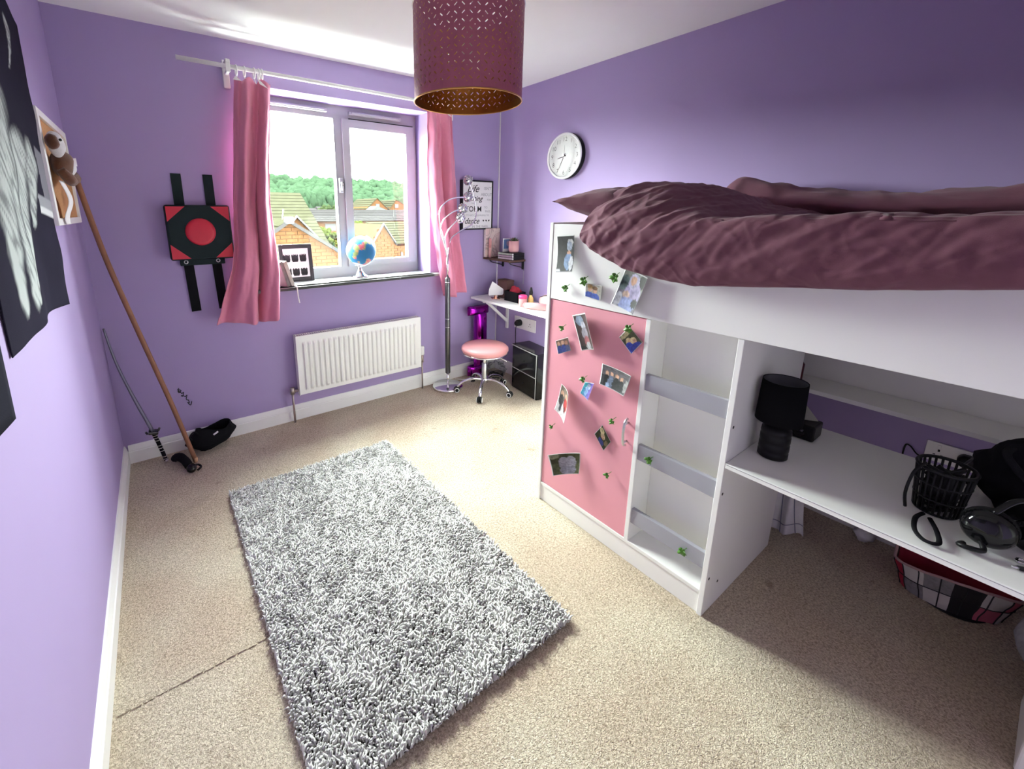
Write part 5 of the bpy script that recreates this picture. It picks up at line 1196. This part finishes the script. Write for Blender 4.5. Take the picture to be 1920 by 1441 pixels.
MB().tube(smoothpath([(1.87, -2.93, BZ+.006), (1.845, -2.925, BZ+.012), (1.840, -2.945, BZ+.016), (1.862, -2.962, BZ+.012), (1.878, -2.952, BZ+.030)], 6), .006, 8).build('microphone_boom', BLACKP, hs)
wl_ = MB().tube(smoothpath([(1.945, -2.850, BZ+.006), (1.90, -2.842, BZ+.008), (1.835, -2.850, BZ+.008), (1.800, -2.872, BZ+.008), (1.812, -2.895, BZ+.008), (1.870, -2.885, BZ+.008), (1.930, -2.865, BZ+.006)], 6), .0055, 8, flat=.7).build('wrist_strap', BLACKC); tag(wl_, 'black wrist strap looped near the front edge of the bed desk', 'strap')
pn_ = thing('black_pen', 'black pen with a silver tip at the front of the bed desk', 'pen', (1.865, -3.04, BZ))
MB().tube([(1.858, -3.015, BZ+.006), (1.905, -3.10, BZ+.006)], .0052, 10).build('barrel', BLACKP, pn_); MB().tube([(1.858, -3.015, BZ+.006), (1.853, -3.006, BZ+.006)], [.005, .002], 10).build('tip', SILVER, pn_)
kr = thing('silver_ring', 'small shiny silver ring beside the black pen', 'ring', (1.895, -3.02, BZ)); MB().torus((1.897, -3.020, BZ+.005), .009, .0035, 'z', 20, 8).build('band', CHROME, kr)

tb = thing('patchwork_bag', 'open patchwork bag in red, white and black squares under the bed desk', 'bag', (2.62, -2.93, 0), .35)
PAL = [mat('white patch', (.55, .52, .50), .8, var=.1), mat('red patch', (.38, .02, .05), .8, var=.2), mat('black patch', (.02, .018, .02), .8), mat('grey patch', (.22, .21, .22), .8, var=.4, scale=80), mat('rose patch', (.50, .12, .18), .8)]
def bagp(u, v, k=1.):
    a = u*2*PI; t = .80+.20*v; w = .006*mnoise.noise(Vector((math.cos(a)*3, math.sin(a)*3, v*3)))
    return Vector((math.cos(a)*(.10*t*k+w), math.sin(a)*(.165*t*k+w), .003+.125*v+.016*math.cos(2*a)*v+.075*v*max(0, math.cos(a))**.7))
mb_ = MB(); seq = [0, 2, 0, 1, 3, 0, 2, 4, 0, 1, 0, 3, 2, 0, 4, 0]
NU, NV = 64, 12
for i in range(NU):
    for j in range(NV):
        q = [bagp(i/NU, j/NV), bagp((i+1)/NU, j/NV), bagp((i+1)/NU, (j+1)/NV), bagp(i/NU, (j+1)/NV)]
        row = j//6; mb_.add(q, [(0, 1, 2, 3)], seq[(i//5+row*5+(row*row)) % 16], True)
o = mb_.build('bag_side', PAL, tb, local=True)
sm_ = MB()
for i in range(16):
    sm_.tube([bagp(i/16, v/8)*1.0+Vector((math.cos(i/16*2*PI), math.sin(i/16*2*PI), 0))*.001 for v in range(9)], .0018, 5)
for v in (1/2,): sm_.tube([bagp(i/48, v)+Vector((math.cos(i/48*2*PI), math.sin(i/48*2*PI), 0))*.001 for i in range(48)], .0018, 5, closed=True)
sm_.build('seam', INK, tb, local=True)
MB().tube([bagp(i/48, 1.) for i in range(48)], .005, 8, closed=True).build('rim_piping', mat('rose piping', (.4, .25, .25), .8), tb, local=True)
ins = MB(); ins.grid(lambda u, v: bagp(u, v, .95), 48, 8); ins.build('bag_lining', mat('red lining', (.30, .015, .04), .85), tb, local=True)
MB().lathe([(0, .004), (.1, .004)], (0, 0, 0), 32, caps=False).build('bag_base', PAL[2], tb, local=True)
def shirt_fn(u, v):
    return (2.435+.05*u+.018*math.sin(u*13+v*2)+.05*v*v, lerp(-2.335, -2.475, u)-.03*v*(u-.3), lerp(.30, .006, v)+.012*math.sin(u*9))
ck = MB().grid(shirt_fn, 50, 40).build('white_shirt', WHITECL); solid(ck, .003); tag(ck, 'white cotton shirt crumpled on the carpet behind the bed divider', 'shirt')
GREYST = mat('grey stitching', (.22, .23, .30), .9)
hm_ = MB()
for v_ in (.80,): hm_.tube([Vector(shirt_fn(i/30, v_))+Vector((-.004, 0, 0)) for i in range(31)], .002, 5)
for u_ in (.55, .85): hm_.tube([Vector(shirt_fn(u_, i/30))+Vector((-.004, 0, 0)) for i in range(31)], .002, 5)
hm_.build('shirt_seam', GREYST, ck)
c3 = MB(); c3.ball((2.765, -2.655, .034), (.045, .035, .034), 20, 14, warp=.4, seed=15, wscale=14); tag(c3.build('rolled_sock', WHITECL), 'pale rolled sock on the carpet by the wall under the desk', 'sock')
GREYF = mat('grey patterned plush', (.36, .36, .38), .95, var=.5, scale=45, bump=.5, bscale=200, spec=.05)
c4 = MB(); c4.ball((2.44, -3.205, .125), (.135, .12, .125), 30, 20, warp=.25, seed=20, wscale=8); tag(c4.build('grey_cushion', GREYF), 'grey patterned plush cushion beside the patchwork bag', 'cushion')
sbx = thing('storage_box', 'white storage box on the carpet at the open front under the bed desk', 'box', (2.13, -3.3, 0))
MB().box((1.99, -3.50, .002), (2.27, -3.115, .215), .006).build('box_body', BOARD, sbx)
MB().box((1.984, -3.506, .216), (2.276, -3.109, .240), .006).build('lid', BOARD, sbx)
